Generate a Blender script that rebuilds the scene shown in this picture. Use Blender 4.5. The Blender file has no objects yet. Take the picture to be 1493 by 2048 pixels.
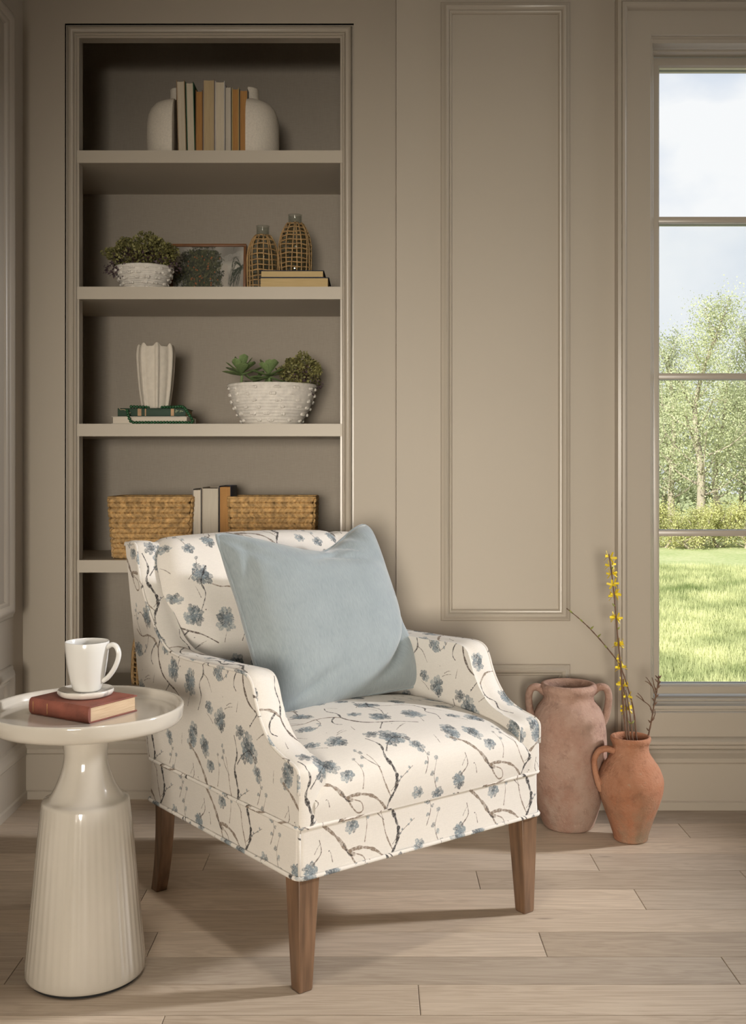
import bpy, bmesh, math, random
import numpy as np
from mathutils import Vector, Matrix

# ------------------------------------------------------------------ camera, sky, lights
SC = bpy.context.scene
COL = SC.collection
FPX, CX, HY, HCAM = 2180.0, 746.5, 930.0, 1.0556      # focal length in px, principal point, eye height
YB, YR, XL = 3.46, 3.35, -1.112                       # bookcase wall, window wall, left wall
cam_d = bpy.data.cameras.new('camera'); cam = bpy.data.objects.new('camera', cam_d); COL.objects.link(cam)
cam.location = (0, 0, HCAM); cam.rotation_euler = (math.pi / 2, 0, 0)
cam_d.sensor_fit = 'HORIZONTAL'; cam_d.sensor_width = 36; cam_d.lens = 36 * FPX / 1493
cam_d.shift_y = (HY - 1024) / 1493; cam_d.clip_start = .05; cam_d.clip_end = 400
SC.camera = cam
vs = SC.view_settings
vs.view_transform = 'Standard'; vs.look = 'None'; vs.gamma = 1; vs.use_curve_mapping = False
vs.exposure = 0.0
SC.cycles.use_denoising = True
SC.cycles.max_bounces = 8; SC.cycles.transparent_max_bounces = 24
SC.cycles.sample_clamp_indirect = 6

def sky_world():
    w = bpy.data.worlds.new('sky'); SC.world = w; w.use_nodes = True
    nt = w.node_tree; nt.nodes.clear(); N = nt.nodes.new; L = nt.links.new
    tc = N('ShaderNodeTexCoord'); mp = N('ShaderNodeMapping'); mp.inputs['Scale'].default_value = (5.0, 5.0, 9.0)
    mp.inputs['Location'].default_value = (.35, .1, .55)
    n1 = N('ShaderNodeTexNoise'); n1.inputs['Scale'].default_value = 1.0; n1.inputs['Detail'].default_value = 5; n1.inputs['Roughness'].default_value = .5
    rp = N('ShaderNodeValToRGB'); e = rp.color_ramp.elements
    e[0].position = .36; e[0].color = (.68, .75, .87, 1); e[1].position = .60; e[1].color = (1.02, 1.02, 1.02, 1)
    m = e.new(.47); m.color = (.80, .85, .93, 1)
    bg = N('ShaderNodeBackground'); bg.inputs['Strength'].default_value = 1.0
    o = N('ShaderNodeOutputWorld')
    L(tc.outputs['Generated'], mp.inputs['Vector']); L(mp.outputs['Vector'], n1.inputs['Vector'])
    sx = N('ShaderNodeSeparateXYZ'); L(tc.outputs['Generated'], sx.inputs[0])
    hz = N('ShaderNodeMapRange'); hz.inputs['From Min'].default_value = .10; hz.inputs['From Max'].default_value = .27; hz.inputs['To Min'].default_value = .85; hz.inputs['To Max'].default_value = 0
    L(sx.outputs['Z'], hz.inputs['Value'])
    hm = N('ShaderNodeMix'); hm.data_type = 'RGBA'; hm.inputs['B'].default_value = (1.02, 1.02, 1.02, 1)     # bright haze towards the horizon
    L(hz.outputs[0], hm.inputs['Factor']); L(rp.outputs['Color'], hm.inputs['A'])
    L(n1.outputs['Fac'], rp.inputs['Fac']); L(hm.outputs['Result'], bg.inputs['Color']); L(bg.outputs['Background'], o.inputs['Surface'])
sky_world()

def lamp(name, kind, loc, target=None, **kw):
    d = bpy.data.lights.new(name, kind); o = bpy.data.objects.new(name, d); COL.objects.link(o)
    o.location = loc
    if target is not None:
        o.rotation_euler = (Vector(target) - Vector(loc)).to_track_quat('-Z', 'Y').to_euler()
    for k, v in kw.items(): setattr(d, k, v)
    return o
# sun over the lawn, high and from behind the house on the left
lamp('sun', 'SUN', (-16, -7, 22), (8, 20, 0), energy=8.6, angle=.02, color=(1, .96, .86))
# assumed key lamp, set outside to shine low through the right wall's assumed opening
lamp('assumed_key_lamp', 'AREA', (6.3, 3.34, 3.3), (0, 2.46, .35), energy=480, shape='RECTANGLE', size=.40, size_y=.70,
     color=(.985, .98, 1.0))
# added soft fill lamp in the closed room, behind and left of camera
lamp('soft_fill_lamp', 'AREA', (-.32, -4.0, 1.1), (.20, 3.4, .74), energy=15.2, shape='RECTANGLE', size=1.55, size_y=1.3,
     spread=math.radians(33), color=(1.0, .915, .79))
# unseen fill lamp added under the ceiling to lift floor, seat and tabletop
lamp('top_fill_lamp', 'AREA', (.02, 1.72, 2.77), (.0, 1.78, 0), energy=4.2, shape='DISK', size=.3, spread=math.radians(80), color=(1.0, .93, .83))

# ------------------------------------------------------------------ helpers
def srgb(r, g, b):
    f = lambda c: (c / 255 / 12.92) if c / 255 <= .04045 else ((c / 255 + .055) / 1.055) ** 2.4
    return (f(r), f(g), f(b), 1)

def at(px, py, Y):
    return Vector(((px - CX) * Y / FPX, Y, HCAM - (py - HY) * Y / FPX))

def tag(o, label=None, cat=None, group=None, kind=None):
    if label: o['label'] = label
    if cat: o['category'] = cat
    if group: o['group'] = group
    if kind: o['kind'] = kind
    return o

def empty(name, loc=(0, 0, 0), rz=0, label=None, cat=None, group=None):
    o = bpy.data.objects.new(name, None); COL.objects.link(o)
    o.location = loc; o.rotation_euler = (0, 0, rz); o.empty_display_size = .05
    return tag(o, label, cat, group)

class MB:
    """collects geometry for one mesh"""
    def __init__(s): s.v = []; s.f = []; s.uv = []
    def add(s, vs, fs, uvs=None):
        b = len(s.v); s.v += [tuple(p) for p in vs]
        for k, f in enumerate(fs):
            s.f.append(tuple(i + b for i in f))
            s.uv.append(uvs[k] if uvs else None)
        return s
    def box(s, x0, x1, y0, y1, z0, z1):
        v = [(x, y, z) for z in (z0, z1) for y in (y0, y1) for x in (x0, x1)]
        return s.add(v, [(0, 2, 3, 1), (4, 5, 7, 6), (0, 1, 5, 4), (2, 6, 7, 3), (0, 4, 6, 2), (1, 3, 7, 5)])
    def cbox(s, x0, x1, y0, y1, z0, z1, c):
        """box with chamfered edges"""
        bm = bmesh.new(); bmesh.ops.create_cube(bm, size=1)
        for v in bm.verts:
            v.co = Vector(((x0 + x1) / 2 + v.co.x * (x1 - x0), (y0 + y1) / 2 + v.co.y * (y1 - y0), (z0 + z1) / 2 + v.co.z * (z1 - z0)))
        bmesh.ops.bevel(bm, geom=list(bm.edges), offset=c, segments=2, affect='EDGES', profile=.5)
        bm.verts.index_update()
        s.add([v.co[:] for v in bm.verts], [[v.index for v in f.verts] for f in bm.faces]); bm.free(); return s
    def lathe(s, prof, seg=48, c=(0, 0), a0=0, a1=2 * math.pi, rfun=None, cap=False):
        full = abs(a1 - a0 - 2 * math.pi) < 1e-6
        n = seg if full else seg + 1
        vs = []
        for i in range(n):
            a = a0 + (a1 - a0) * i / seg
            for (r, z) in prof:
                rr = rfun(r, z, a) if rfun else r
                vs.append((c[0] + rr * math.cos(a), c[1] + rr * math.sin(a), z))
        m = len(prof); fs = []
        for i in range(seg):
            j = (i + 1) % n
            for k in range(m - 1):
                fs.append((i * m + k, j * m + k, j * m + k + 1, i * m + k + 1))
        if cap and not full:
            fs.append(tuple(range(m))); fs.append(tuple((n - 1) * m + k for k in reversed(range(m))))
        return s.add(vs, fs)
    def tube(s, pts, r, seg=8, closed=False, caps=True, flat=1.0):
        pts = [Vector(p) for p in pts]; n = len(pts)
        rad = r if hasattr(r, '__len__') else [r] * n
        vs = []; up = Vector((0, 0, 1)); prev = None
        for i, p in enumerate(pts):
            if closed: t = pts[(i + 1) % n] - pts[i - 1]
            else: t = pts[min(i + 1, n - 1)] - pts[max(i - 1, 0)]
            if t.length < 1e-9: t = Vector((0, 0, 1))
            t.normalize()
            if prev is None:
                a = up if abs(t.dot(up)) < .9 else Vector((1, 0, 0))
                u = (a - t * a.dot(t)).normalized()
            else:
                u = prev - t * prev.dot(t)
                u = u.normalized() if u.length > 1e-6 else t.orthogonal().normalized()
            prev = u; w = t.cross(u)
            for k in range(seg):
                an = 2 * math.pi * k / seg
                vs.append(p + u * (math.cos(an) * rad[i]) + w * (math.sin(an) * rad[i] * flat))
        fs = []
        for i in range(n if closed else n - 1):
            j = (i + 1) % n
            for k in range(seg):
                l = (k + 1) % seg
                fs.append((i * seg + k, i * seg + l, j * seg + l, j * seg + k))
        if caps and not closed:
            fs.append(tuple(reversed(range(seg)))); fs.append(tuple((n - 1) * seg + k for k in range(seg)))
        return s.add(vs, fs)
    def prism(s, poly, z0, z1):
        n = len(poly)
        vs = [(x, y, z0) for x, y in poly] + [(x, y, z1) for x, y in poly]
        return s.add(vs, [tuple(reversed(range(n))), tuple(range(n, 2 * n))] + [(i, (i + 1) % n, (i + 1) % n + n, i + n) for i in range(n)])
    def frame(s, rect, prof, fn):
        """mitred moulding round a rectangle; prof = (inset, height); fn(s,t,n) -> world"""
        s0, s1, t0, t1 = rect; vs = []
        for d, n in prof:
            for a, b in ((s0 + d, t0 + d), (s1 - d, t0 + d), (s1 - d, t1 - d), (s0 + d, t1 - d)):
                vs.append(fn(a, b, n))
        fs = []
        for i in range(len(prof) - 1):
            for k in range(4):
                l = (k + 1) % 4
                fs.append((i * 4 + k, i * 4 + l, (i + 1) * 4 + l, (i + 1) * 4 + k))
        return s.add(vs, fs)
    def ball(s, c, r, seg=8, rings=5, sc=(1, 1, 1)):
        vs = [(c[0], c[1], c[2] - r * sc[2])]
        for i in range(1, rings):
            ph = math.pi * i / rings - math.pi / 2
            for k in range(seg):
                an = 2 * math.pi * k / seg
                vs.append((c[0] + r * sc[0] * math.cos(ph) * math.cos(an), c[1] + r * sc[1] * math.cos(ph) * math.sin(an), c[2] + r * sc[2] * math.sin(ph)))
        vs.append((c[0], c[1], c[2] + r * sc[2])); top = len(vs) - 1
        fs = [(0, 1 + (k + 1) % seg, 1 + k) for k in range(seg)]
        for i in range(rings - 2):
            for k in range(seg):
                l = (k + 1) % seg; b = 1 + i * seg
                fs.append((b + k, b + l, b + seg + l, b + seg + k))
        b = 1 + (rings - 2) * seg
        fs += [(b + k, b + (k + 1) % seg, top) for k in range(seg)]
        return s.add(vs, fs)
    def build(s, name, mat, parent=None, angle=35, smooth=True, kind=None, label=None, fix=True):
        me = bpy.data.meshes.new(name); me.from_pydata(s.v, [], s.f)
        if any(u for u in s.uv):
            ul = me.uv_layers.new(name='UVMap')
            for p in me.polygons:
                u = s.uv[p.index]
                if u:
                    for k, li in enumerate(p.loop_indices): ul.data[li].uv = u[k]
        if fix:
            bm = bmesh.new(); bm.from_mesh(me); bmesh.ops.recalc_face_normals(bm, faces=bm.faces); bm.to_mesh(me); bm.free()
        if smooth:
            me.polygons.foreach_set('use_smooth', [True] * len(me.polygons))
            if angle < 180: me.set_sharp_from_angle(angle=math.radians(angle))
        me.materials.append(mat); me.update()
        o = bpy.data.objects.new(name, me); COL.objects.link(o)
        if parent: o.parent = parent
        if kind: o['kind'] = kind
        if label: o['label'] = label
        return o

def fast_mesh(name, V, F, mat, parent=None, kind=None, smooth=False):
    me = bpy.data.meshes.new(name); V = np.asarray(V, np.float32); F = np.asarray(F, np.int32)
    k = F.shape[1]
    me.vertices.add(len(V)); me.vertices.foreach_set('co', V.ravel())
    me.loops.add(F.size); me.loops.foreach_set('vertex_index', F.ravel())
    me.polygons.add(len(F)); me.polygons.foreach_set('loop_start', np.arange(0, F.size, k, dtype=np.int32))
    me.update(calc_edges=True); me.validate()
    if smooth: me.polygons.foreach_set('use_smooth', [True] * len(me.polygons))
    me.materials.append(mat)
    o = bpy.data.objects.new(name, me); COL.objects.link(o)
    if parent: o.parent = parent
    if kind: o['kind'] = kind
    return o

def spline(pts, n=8, closed=False):
    P = [Vector(p) if len(p) == 3 else Vector((p[0], p[1], 0)) for p in pts]; m = len(P); out = []
    for i in range(m if closed else m - 1):
        if closed: a, b, c, d = P[i - 1], P[i], P[(i + 1) % m], P[(i + 2) % m]
        else: a, b, c, d = P[max(i - 1, 0)], P[i], P[i + 1], P[min(i + 2, m - 1)]
        for k in range(n):
            t = k / n
            out.append(.5 * ((2 * b) + (c - a) * t + (2 * a - 5 * b + 4 * c - d) * t * t + (3 * b - a - 3 * c + d) * t ** 3))
    if not closed: out.append(P[-1])
    return out

# ------------------------------------------------------------------ materials
def mat_new(name):
    m = bpy.data.materials.new(name); m.use_nodes = True
    return m, m.node_tree, m.node_tree.nodes['Principled BSDF']

def mat(name, col, rough=.6, var=.06, scale=30, bump=0, bscale=200, metallic=0, spec=.5, coat=0, stretch=(1, 1, 1), hue=None, sheen=0):
    m, nt, b = mat_new(name); N = nt.nodes.new; L = nt.links.new
    b.inputs['Roughness'].default_value = rough; b.inputs['Metallic'].default_value = metallic
    b.inputs['Specular IOR Level'].default_value = spec; b.inputs['Coat Weight'].default_value = coat
    if sheen: b.inputs['Sheen Weight'].default_value = sheen; b.inputs['Sheen Roughness'].default_value = .45
    tc = N('ShaderNodeTexCoord'); mp = N('ShaderNodeMapping'); mp.inputs['Scale'].default_value = stretch
    L(tc.outputs['Object'], mp.inputs['Vector'])
    nz = N('ShaderNodeTexNoise'); nz.inputs['Scale'].default_value = scale; nz.inputs['Detail'].default_value = 5
    L(mp.outputs['Vector'], nz.inputs['Vector'])
    rp = N('ShaderNodeValToRGB'); e = rp.color_ramp.elements; c = col; h = hue or col
    e[0].position = .3; e[1].position = .7
    e[0].color = tuple(max(0, x * (1 - var)) for x in c[:3]) + (1,); e[1].color = tuple(x * (1 + var) for x in h[:3]) + (1,)
    L(nz.outputs['Fac'], rp.inputs['Fac']); L(rp.outputs['Color'], b.inputs['Base Color'])
    if bump:
        n2 = N('ShaderNodeTexNoise'); n2.inputs['Scale'].default_value = bscale; n2.inputs['Detail'].default_value = 3
        L(mp.outputs['Vector'], n2.inputs['Vector'])
        bp = N('ShaderNodeBump'); bp.inputs['Strength'].default_value = bump; bp.inputs['Distance'].default_value = .004
        L(n2.outputs['Fac'], bp.inputs['Height']); L(bp.outputs['Normal'], b.inputs['Normal'])
    return m

PAINT = (.44, .388, .318, 1)
M = {}
M['wall'] = mat('taupe_wall_paint', PAINT, rough=.5, var=.012, scale=2.5, bump=.02, bscale=350, spec=.35)
M['trim'] = mat('taupe_trim_paint', PAINT, rough=.30, var=.008, scale=2, spec=.5)
M['shelf'] = mat('taupe_shelf_paint', (.50, .445, .365, 1), rough=.42, var=.015, scale=4, spec=.4)
M['ceiling'] = mat('ceiling_paint', (.72, .69, .64, 1), rough=.8, var=.01)

def grasscloth():
    m, nt, b = mat_new('linen_back_panel'); N = nt.nodes.new; L = nt.links.new
    tc = N('ShaderNodeTexCoord')
    mp = N('ShaderNodeMapping'); mp.inputs['Scale'].default_value = (40, 40, 700)
    mq = N('ShaderNodeMapping'); mq.inputs['Scale'].default_value = (700, 40, 30)
    a = N('ShaderNodeTexNoise'); c = N('ShaderNodeTexNoise')
    for n, mm in ((a, mp), (c, mq)):
        n.inputs['Scale'].default_value = 1; n.inputs['Detail'].default_value = 3
        L(tc.outputs['Object'], mm.inputs['Vector']); L(mm.outputs['Vector'], n.inputs['Vector'])
    mx = N('ShaderNodeMath'); mx.operation = 'ADD'; L(a.outputs['Fac'], mx.inputs[0]); L(c.outputs['Fac'], mx.inputs[1])
    rp = N('ShaderNodeValToRGB'); e = rp.color_ramp.elements
    e[0].position = .25; e[0].color = (.31, .27, .222, 1); e[1].position = .75; e[1].color = (.39, .342, .285, 1)
    hv = N('ShaderNodeMath'); hv.operation = 'MULTIPLY'; hv.inputs[1].default_value = .5
    L(mx.outputs[0], hv.inputs[0]); L(hv.outputs[0], rp.inputs['Fac']); L(rp.outputs['Color'], b.inputs['Base Color'])
    bp = N('ShaderNodeBump'); bp.inputs['Strength'].default_value = .12; bp.inputs['Distance'].default_value = .001
    L(mx.outputs[0], bp.inputs['Height']); L(bp.outputs['Normal'], b.inputs['Normal'])
    b.inputs['Roughness'].default_value = .8
    return m
M['linen'] = grasscloth()

def oak(name, dark, light, grey, rough=.5, per=.30, sx=1.6, sy=42, wave=True):
    m, nt, b = mat_new(name); N = nt.nodes.new; L = nt.links.new
    g = N('ShaderNodeNewGeometry'); oi = N('ShaderNodeObjectInfo')
    of = N('ShaderNodeVectorMath'); of.operation = 'MULTIPLY_ADD'; of.inputs[1].default_value = (37, 19, 53)
    L(oi.outputs['Random'], of.inputs[0]); L(g.outputs['Position'], of.inputs[2])
    mp = N('ShaderNodeMapping'); mp.inputs['Scale'].default_value = (sx, sy / 3.2, 4); L(of.outputs[0], mp.inputs['Vector'])
    n1 = N('ShaderNodeTexNoise'); n1.inputs['Scale'].default_value = 1.3; n1.inputs['Detail'].default_value = 6; n1.inputs['Distortion'].default_value = .6
    L(mp.outputs['Vector'], n1.inputs['Vector'])
    wv = N('ShaderNodeMath'); wv.operation = 'MULTIPLY'; wv.inputs[1].default_value = 60; L(n1.outputs['Fac'], wv.inputs[0])
    sn = N('ShaderNodeMath'); sn.operation = 'SINE'; L(wv.outputs[0], sn.inputs[0])
    mq = N('ShaderNodeMapping'); mq.inputs['Scale'].default_value = (6, sy * 9, 10); L(of.outputs[0], mq.inputs['Vector'])
    n2 = N('ShaderNodeTexNoise'); n2.inputs['Scale'].default_value = 1; n2.inputs['Detail'].default_value = 4
    L(mq.outputs['Vector'], n2.inputs['Vector'])
    s1 = N('ShaderNodeMath'); s1.operation = 'MULTIPLY_ADD'; s1.inputs[1].default_value = .10; L(sn.outputs[0], s1.inputs[0]); L(n2.outputs['Fac'], s1.inputs[2])
    rp = N('ShaderNodeValToRGB'); e = rp.color_ramp.elements
    e[0].position = .28; e[0].color = dark; e[1].position = .66; e[1].color = light
    L(s1.outputs[0], rp.inputs['Fac'])
    # plank to plank tone
    mr = N('ShaderNodeMapRange'); mr.inputs['To Min'].default_value = 1 - per; mr.inputs['To Max'].default_value = 1.06
    L(oi.outputs['Random'], mr.inputs['Value'])
    vm = N('ShaderNodeVectorMath'); vm.operation = 'SCALE'; L(rp.outputs['Color'], vm.inputs[0]); L(mr.outputs[0], vm.inputs['Scale'])
    r2 = N('ShaderNodeMath'); r2.operation = 'MULTIPLY'; r2.inputs[1].default_value = 13.7; L(oi.outputs['Random'], r2.inputs[0])
    r3 = N('ShaderNodeMath'); r3.operation = 'FRACT'; L(r2.outputs[0], r3.inputs[0])
    r4 = N('ShaderNodeMath'); r4.operation = 'MULTIPLY'; r4.inputs[1].default_value = .55; L(r3.outputs[0], r4.inputs[0])
    gm = N('ShaderNodeMix'); gm.data_type = 'RGBA'; gm.blend_type = 'MULTIPLY'; gm.inputs['B'].default_value = (.80, .84, .90, 1)
    L(r4.outputs[0], gm.inputs['Factor']); L(vm.outputs[0], gm.inputs['A'])
    # knots and grey streaks
    mk = N('ShaderNodeMapping'); mk.inputs['Scale'].default_value = (2.6, 11, 3); L(of.outputs[0], mk.inputs['Vector'])
    vo = N('ShaderNodeTexVoronoi'); vo.inputs['Scale'].default_value = 1.0; L(mk.outputs['Vector'], vo.inputs['Vector'])
    kr = N('ShaderNodeValToRGB'); k = kr.color_ramp.elements; k[0].position = .02; k[0].color = (.9, .9, .9, 1); k[1].position = .075; k[1].color = (0, 0, 0, 1)
    L(vo.outputs['Distance'], kr.inputs['Fac'])
    mx = N('ShaderNodeMix'); mx.data_type = 'RGBA'; mx.inputs['B'].default_value = grey
    kf = N('ShaderNodeMath'); kf.operation = 'MULTIPLY'; kf.inputs[1].default_value = .8; L(kr.outputs['Color'], kf.inputs[0])
    L(kf.outputs[0], mx.inputs['Factor']); L(gm.outputs['Result'], mx.inputs['A']); L(mx.outputs['Result'], b.inputs['Base Color'])
    bp = N('ShaderNodeBump'); bp.inputs['Strength'].default_value = .08; bp.inputs['Distance'].default_value = .001
    L(s1.outputs[0], bp.inputs['Height']); L(bp.outputs['Normal'], b.inputs['Normal'])
    b.inputs['Roughness'].default_value = rough; b.inputs['Specular IOR Level'].default_value = .3
    return m
M['oak'] = oak('oak_plank', (.50, .392, .290, 1), (.645, .525, .402, 1), (.15, .115, .09, 1))
M['walnut'] = mat('walnut_leg', (.155, .088, .050, 1), rough=.38, var=.35, scale=6, stretch=(14, 14, 1.2))
M['gap'] = mat('floor_gap', (.06, .045, .03, 1), rough=.9)
M['gloss'] = mat('cream_lacquer', (.56, .515, .445, 1), rough=.10, var=.01, spec=.6, coat=.6)
M['black'] = mat('shadow_gap_black', (.02, .02, .02, 1), rough=.7)
M['mug'] = mat('white_stoneware_glaze', (.70, .685, .65, 1), rough=.16, var=.01, spec=.5)
M['ceramic'] = mat('matte_cream_ceramic', (.68, .62, .53, 1), rough=.75, var=.05, scale=60, bump=.15, bscale=160)
M['ceramic2'] = mat('matte_speckled_ceramic', (.70, .64, .55, 1), rough=.8, var=.07, scale=180, bump=.2, bscale=300)
M['bowl'] = mat('whitewashed_bowl', (.78, .74, .68, 1), rough=.85, var=.1, scale=70, bump=.35, bscale=420)
M['soil'] = mat('potting_moss', (.045, .032, .022, 1), rough=.95, var=.4, scale=90, bump=.6, bscale=120)
M['stem'] = mat('stem_brown', (.13, .07, .04, 1), rough=.7, var=.3, scale=60)
M['leaf_ball'] = mat('olive_small_leaf', (.13, .135, .04, 1), rough=.55, var=.5, scale=55, hue=(.25, .235, .085, 1))
M['leaf_purple'] = mat('mauve_small_leaf', (.10, .065, .075, 1), rough=.6, var=.3, scale=60)
M['succulent'] = mat('succulent_green', (.20, .28, .115, 1), rough=.5, var=.25, scale=25, spec=.4)
M['wicker'] = mat('seagrass_wicker', (.45, .285, .125, 1), rough=.6, var=.35, scale=55, bump=.3, bscale=300)
M['hyacinth'] = mat('water_hyacinth', (.50, .31, .125, 1), rough=.65, var=.45, scale=60, bump=.4, bscale=260)
M['beads'] = mat('green_glass_beads', (.015, .085, .03, 1), rough=.4, var=.25, scale=80, spec=.5)
M['jute'] = mat('jute_string', (.52, .42, .27, 1), rough=.9, var=.2)
M['rust'] = mat('rust_book_cloth', (.205, .062, .040, 1), rough=.62, var=.28, scale=22, bump=.25, bscale=420)
M['gilt'] = mat('worn_gilt', (.42, .24, .10, 1), rough=.5, var=.3)

def pages(name, c0, c1, axis):
    m, nt, b = mat_new(name); N = nt.nodes.new; L = nt.links.new
    tc = N('ShaderNodeTexCoord'); mp = N('ShaderNodeMapping'); sc = [14, 14, 14]; sc[axis] = 1500
    mp.inputs['Scale'].default_value = sc; L(tc.outputs['Object'], mp.inputs['Vector'])
    n = N('ShaderNodeTexNoise'); n.inputs['Scale'].default_value = 1; n.inputs['Detail'].default_value = 3; L(mp.outputs['Vector'], n.inputs['Vector'])
    rp = N('ShaderNodeValToRGB'); e = rp.color_ramp.elements; e[0].position = .3; e[0].color = c0; e[1].position = .7; e[1].color = c1
    L(n.outputs['Fac'], rp.inputs['Fac']); L(rp.outputs['Color'], b.inputs['Base Color']); b.inputs['Roughness'].default_value = .85
    bp = N('ShaderNodeBump'); bp.inputs['Strength'].default_value = .25; bp.inputs['Distance'].default_value = .0006
    L(n.outputs['Fac'], bp.inputs['Height']); L(bp.outputs['Normal'], b.inputs['Normal'])
    return m

def terracotta(name, base, light, dark, dust, zlo, zhi):
    m, nt, b = mat_new(name); N = nt.nodes.new; L = nt.links.new
    tc = N('ShaderNodeTexCoord')
    def noise(s, d=5, st=(1, 1, 1)):
        mp = N('ShaderNodeMapping'); mp.inputs['Scale'].default_value = st; L(tc.outputs['Object'], mp.inputs['Vector'])
        n = N('ShaderNodeTexNoise'); n.inputs['Scale'].default_value = s; n.inputs['Detail'].default_value = d; n.inputs['Roughness'].default_value = .65
        L(mp.outputs['Vector'], n.inputs['Vector']); return n
    def ramp(src, p0, p1):
        r = N('ShaderNodeMapRange'); r.inputs['From Min'].default_value = p0; r.inputs['From Max'].default_value = p1; L(src, r.inputs['Value']); return r.outputs[0]
    def mix(f, a, bb):
        x = N('ShaderNodeMix'); x.data_type = 'RGBA'; L(f, x.inputs['Factor'])
        if isinstance(a, tuple): x.inputs['A'].default_value = a
        else: L(a, x.inputs['A'])
        x.inputs['B'].default_value = bb; return x.outputs['Result']
    n1, n2, n3 = noise(9), noise(28, 6), noise(120, 4)
    c = mix(ramp(n1.outputs['Fac'], .38, .66), base, light)
    c = mix(ramp(n2.outputs['Fac'], .52, .74), c, dark)
    sx = N('ShaderNodeSeparateXYZ'); L(tc.outputs['Object'], sx.inputs[0])
    zz = ramp(sx.outputs['Z'], zhi, zlo)
    ml = N('ShaderNodeMath'); ml.operation = 'MULTIPLY'; L(zz, ml.inputs[0]); L(ramp(noise(14, 6, (1, 1, .7)).outputs['Fac'], .44, .62), ml.inputs[1])
    c = mix(ml.outputs[0], c, dust)
    c = mix(ramp(n3.outputs['Fac'], .63, .75), c, tuple(min(1, x * 1.35) for x in dust[:3]) + (1,))
    L(c, b.inputs['Base Color']); b.inputs['Roughness'].default_value = .92; b.inputs['Specular IOR Level'].default_value = .2
    bp = N('ShaderNodeBump'); bp.inputs['Strength'].default_value = .8; bp.inputs['Distance'].default_value = .005
    ad = N('ShaderNodeMath'); ad.operation = 'ADD'; L(n2.outputs['Fac'], ad.inputs[0]); L(n3.outputs['Fac'], ad.inputs[1])
    L(ad.outputs[0], bp.inputs['Height']); L(bp.outputs['Normal'], b.inputs['Normal'])
    return m
M['jar'] = terracotta('dusty_rose_terracotta', (.33, .195, .145, 1), (.44, .295, .23, 1), (.22, .13, .10, 1), (.40, .29, .23, 1), .0, .5)
M['jug'] = terracotta('orange_terracotta', (.37, .165, .092, 1), (.43, .225, .14, 1), (.26, .115, .065, 1), (.27, .20, .135, 1), .0, .19)
M['velvet'] = None

def velvet():
    m, nt, b = mat_new('pale_blue_velvet'); N = nt.nodes.new; L = nt.links.new
    tc = N('ShaderNodeTexCoord'); mp = N('ShaderNodeMapping'); mp.inputs['Scale'].default_value = (620, 60, 60); L(tc.outputs['Object'], mp.inputs['Vector'])
    n = N('ShaderNodeTexNoise'); n.inputs['Scale'].default_value = 1; n.inputs['Detail'].default_value = 4; L(mp.outputs['Vector'], n.inputs['Vector'])
    n2 = N('ShaderNodeTexNoise'); n2.inputs['Scale'].default_value = 14; n2.inputs['Detail'].default_value = 4; L(tc.outputs['Object'], n2.inputs['Vector'])
    ad = N('ShaderNodeMath'); ad.operation = 'MULTIPLY_ADD'; ad.inputs[1].default_value = .6; L(n2.outputs['Fac'], ad.inputs[0]); L(n.outputs['Fac'], ad.inputs[2])
    rp = N('ShaderNodeValToRGB'); e = rp.color_ramp.elements; e[0].position = .55; e[0].color = (.228, .265, .278, 1); e[1].position = 1.0; e[1].color = (.288, .325, .336, 1)
    L(ad.outputs[0], rp.inputs['Fac']); L(rp.outputs['Color'], b.inputs['Base Color'])
    b.inputs['Roughness'].default_value = .8; b.inputs['Sheen Weight'].default_value = .45; b.inputs['Sheen Roughness'].default_value = .4; b.inputs['Specular IOR Level'].default_value = .2
    bp = N('ShaderNodeBump'); bp.inputs['Strength'].default_value = .15; bp.inputs['Distance'].default_value = .001
    L(n.outputs['Fac'], bp.inputs['Height']); L(bp.outputs['Normal'], b.inputs['Normal'])
    return m
M['velvet'] = velvet()

def glass(name, tint=(1, 1, 1, 1), gl=.06, rough=.0):
    m = bpy.data.materials.new(name); m.use_nodes = True; nt = m.node_tree; nt.nodes.clear(); N = nt.nodes.new; L = nt.links.new
    t = N('ShaderNodeBsdfTransparent'); t.inputs['Color'].default_value = tint
    g = N('ShaderNodeBsdfGlossy'); g.inputs['Roughness'].default_value = rough
    lw = N('ShaderNodeLayerWeight'); lw.inputs['Blend'].default_value = .25
    mr = N('ShaderNodeMapRange'); mr.inputs['To Min'].default_value = gl * .5; mr.inputs['To Max'].default_value = gl * 8
    L(lw.outputs['Facing'], mr.inputs['Value'])
    mx = N('ShaderNodeMixShader'); o = N('ShaderNodeOutputMaterial')
    L(mr.outputs[0], mx.inputs['Fac']); L(t.outputs[0], mx.inputs[1]); L(g.outputs[0], mx.inputs[2]); L(mx.outputs[0], o.inputs['Surface'])
    return m
M['pane'] = glass('window_glass', (.97, .98, .985, 1), .02)
M['bottle'] = glass('clear_bottle_glass', (.88, .90, .88, 1), .05)

def marble():
    m, nt, b = mat_new('white_marble'); N = nt.nodes.new; L = nt.links.new
    tc = N('ShaderNodeTexCoord'); n = N('ShaderNodeTexNoise'); n.inputs['Scale'].default_value = 22; n.inputs['Detail'].default_value = 8; n.inputs['Distortion'].default_value = 1.2
    L(tc.outputs['Object'], n.inputs['Vector'])
    rp = N('ShaderNodeValToRGB'); e = rp.color_ramp.elements; e[0].position = .34; e[0].color = (.32, .30, .28, 1); e[1].position = .46; e[1].color = (.66, .62, .56, 1)
    L(n.outputs['Fac'], rp.inputs['Fac']); L(rp.outputs['Color'], b.inputs['Base Color']); b.inputs['Roughness'].default_value = .35
    return m
M['marble'] = marble()

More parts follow.
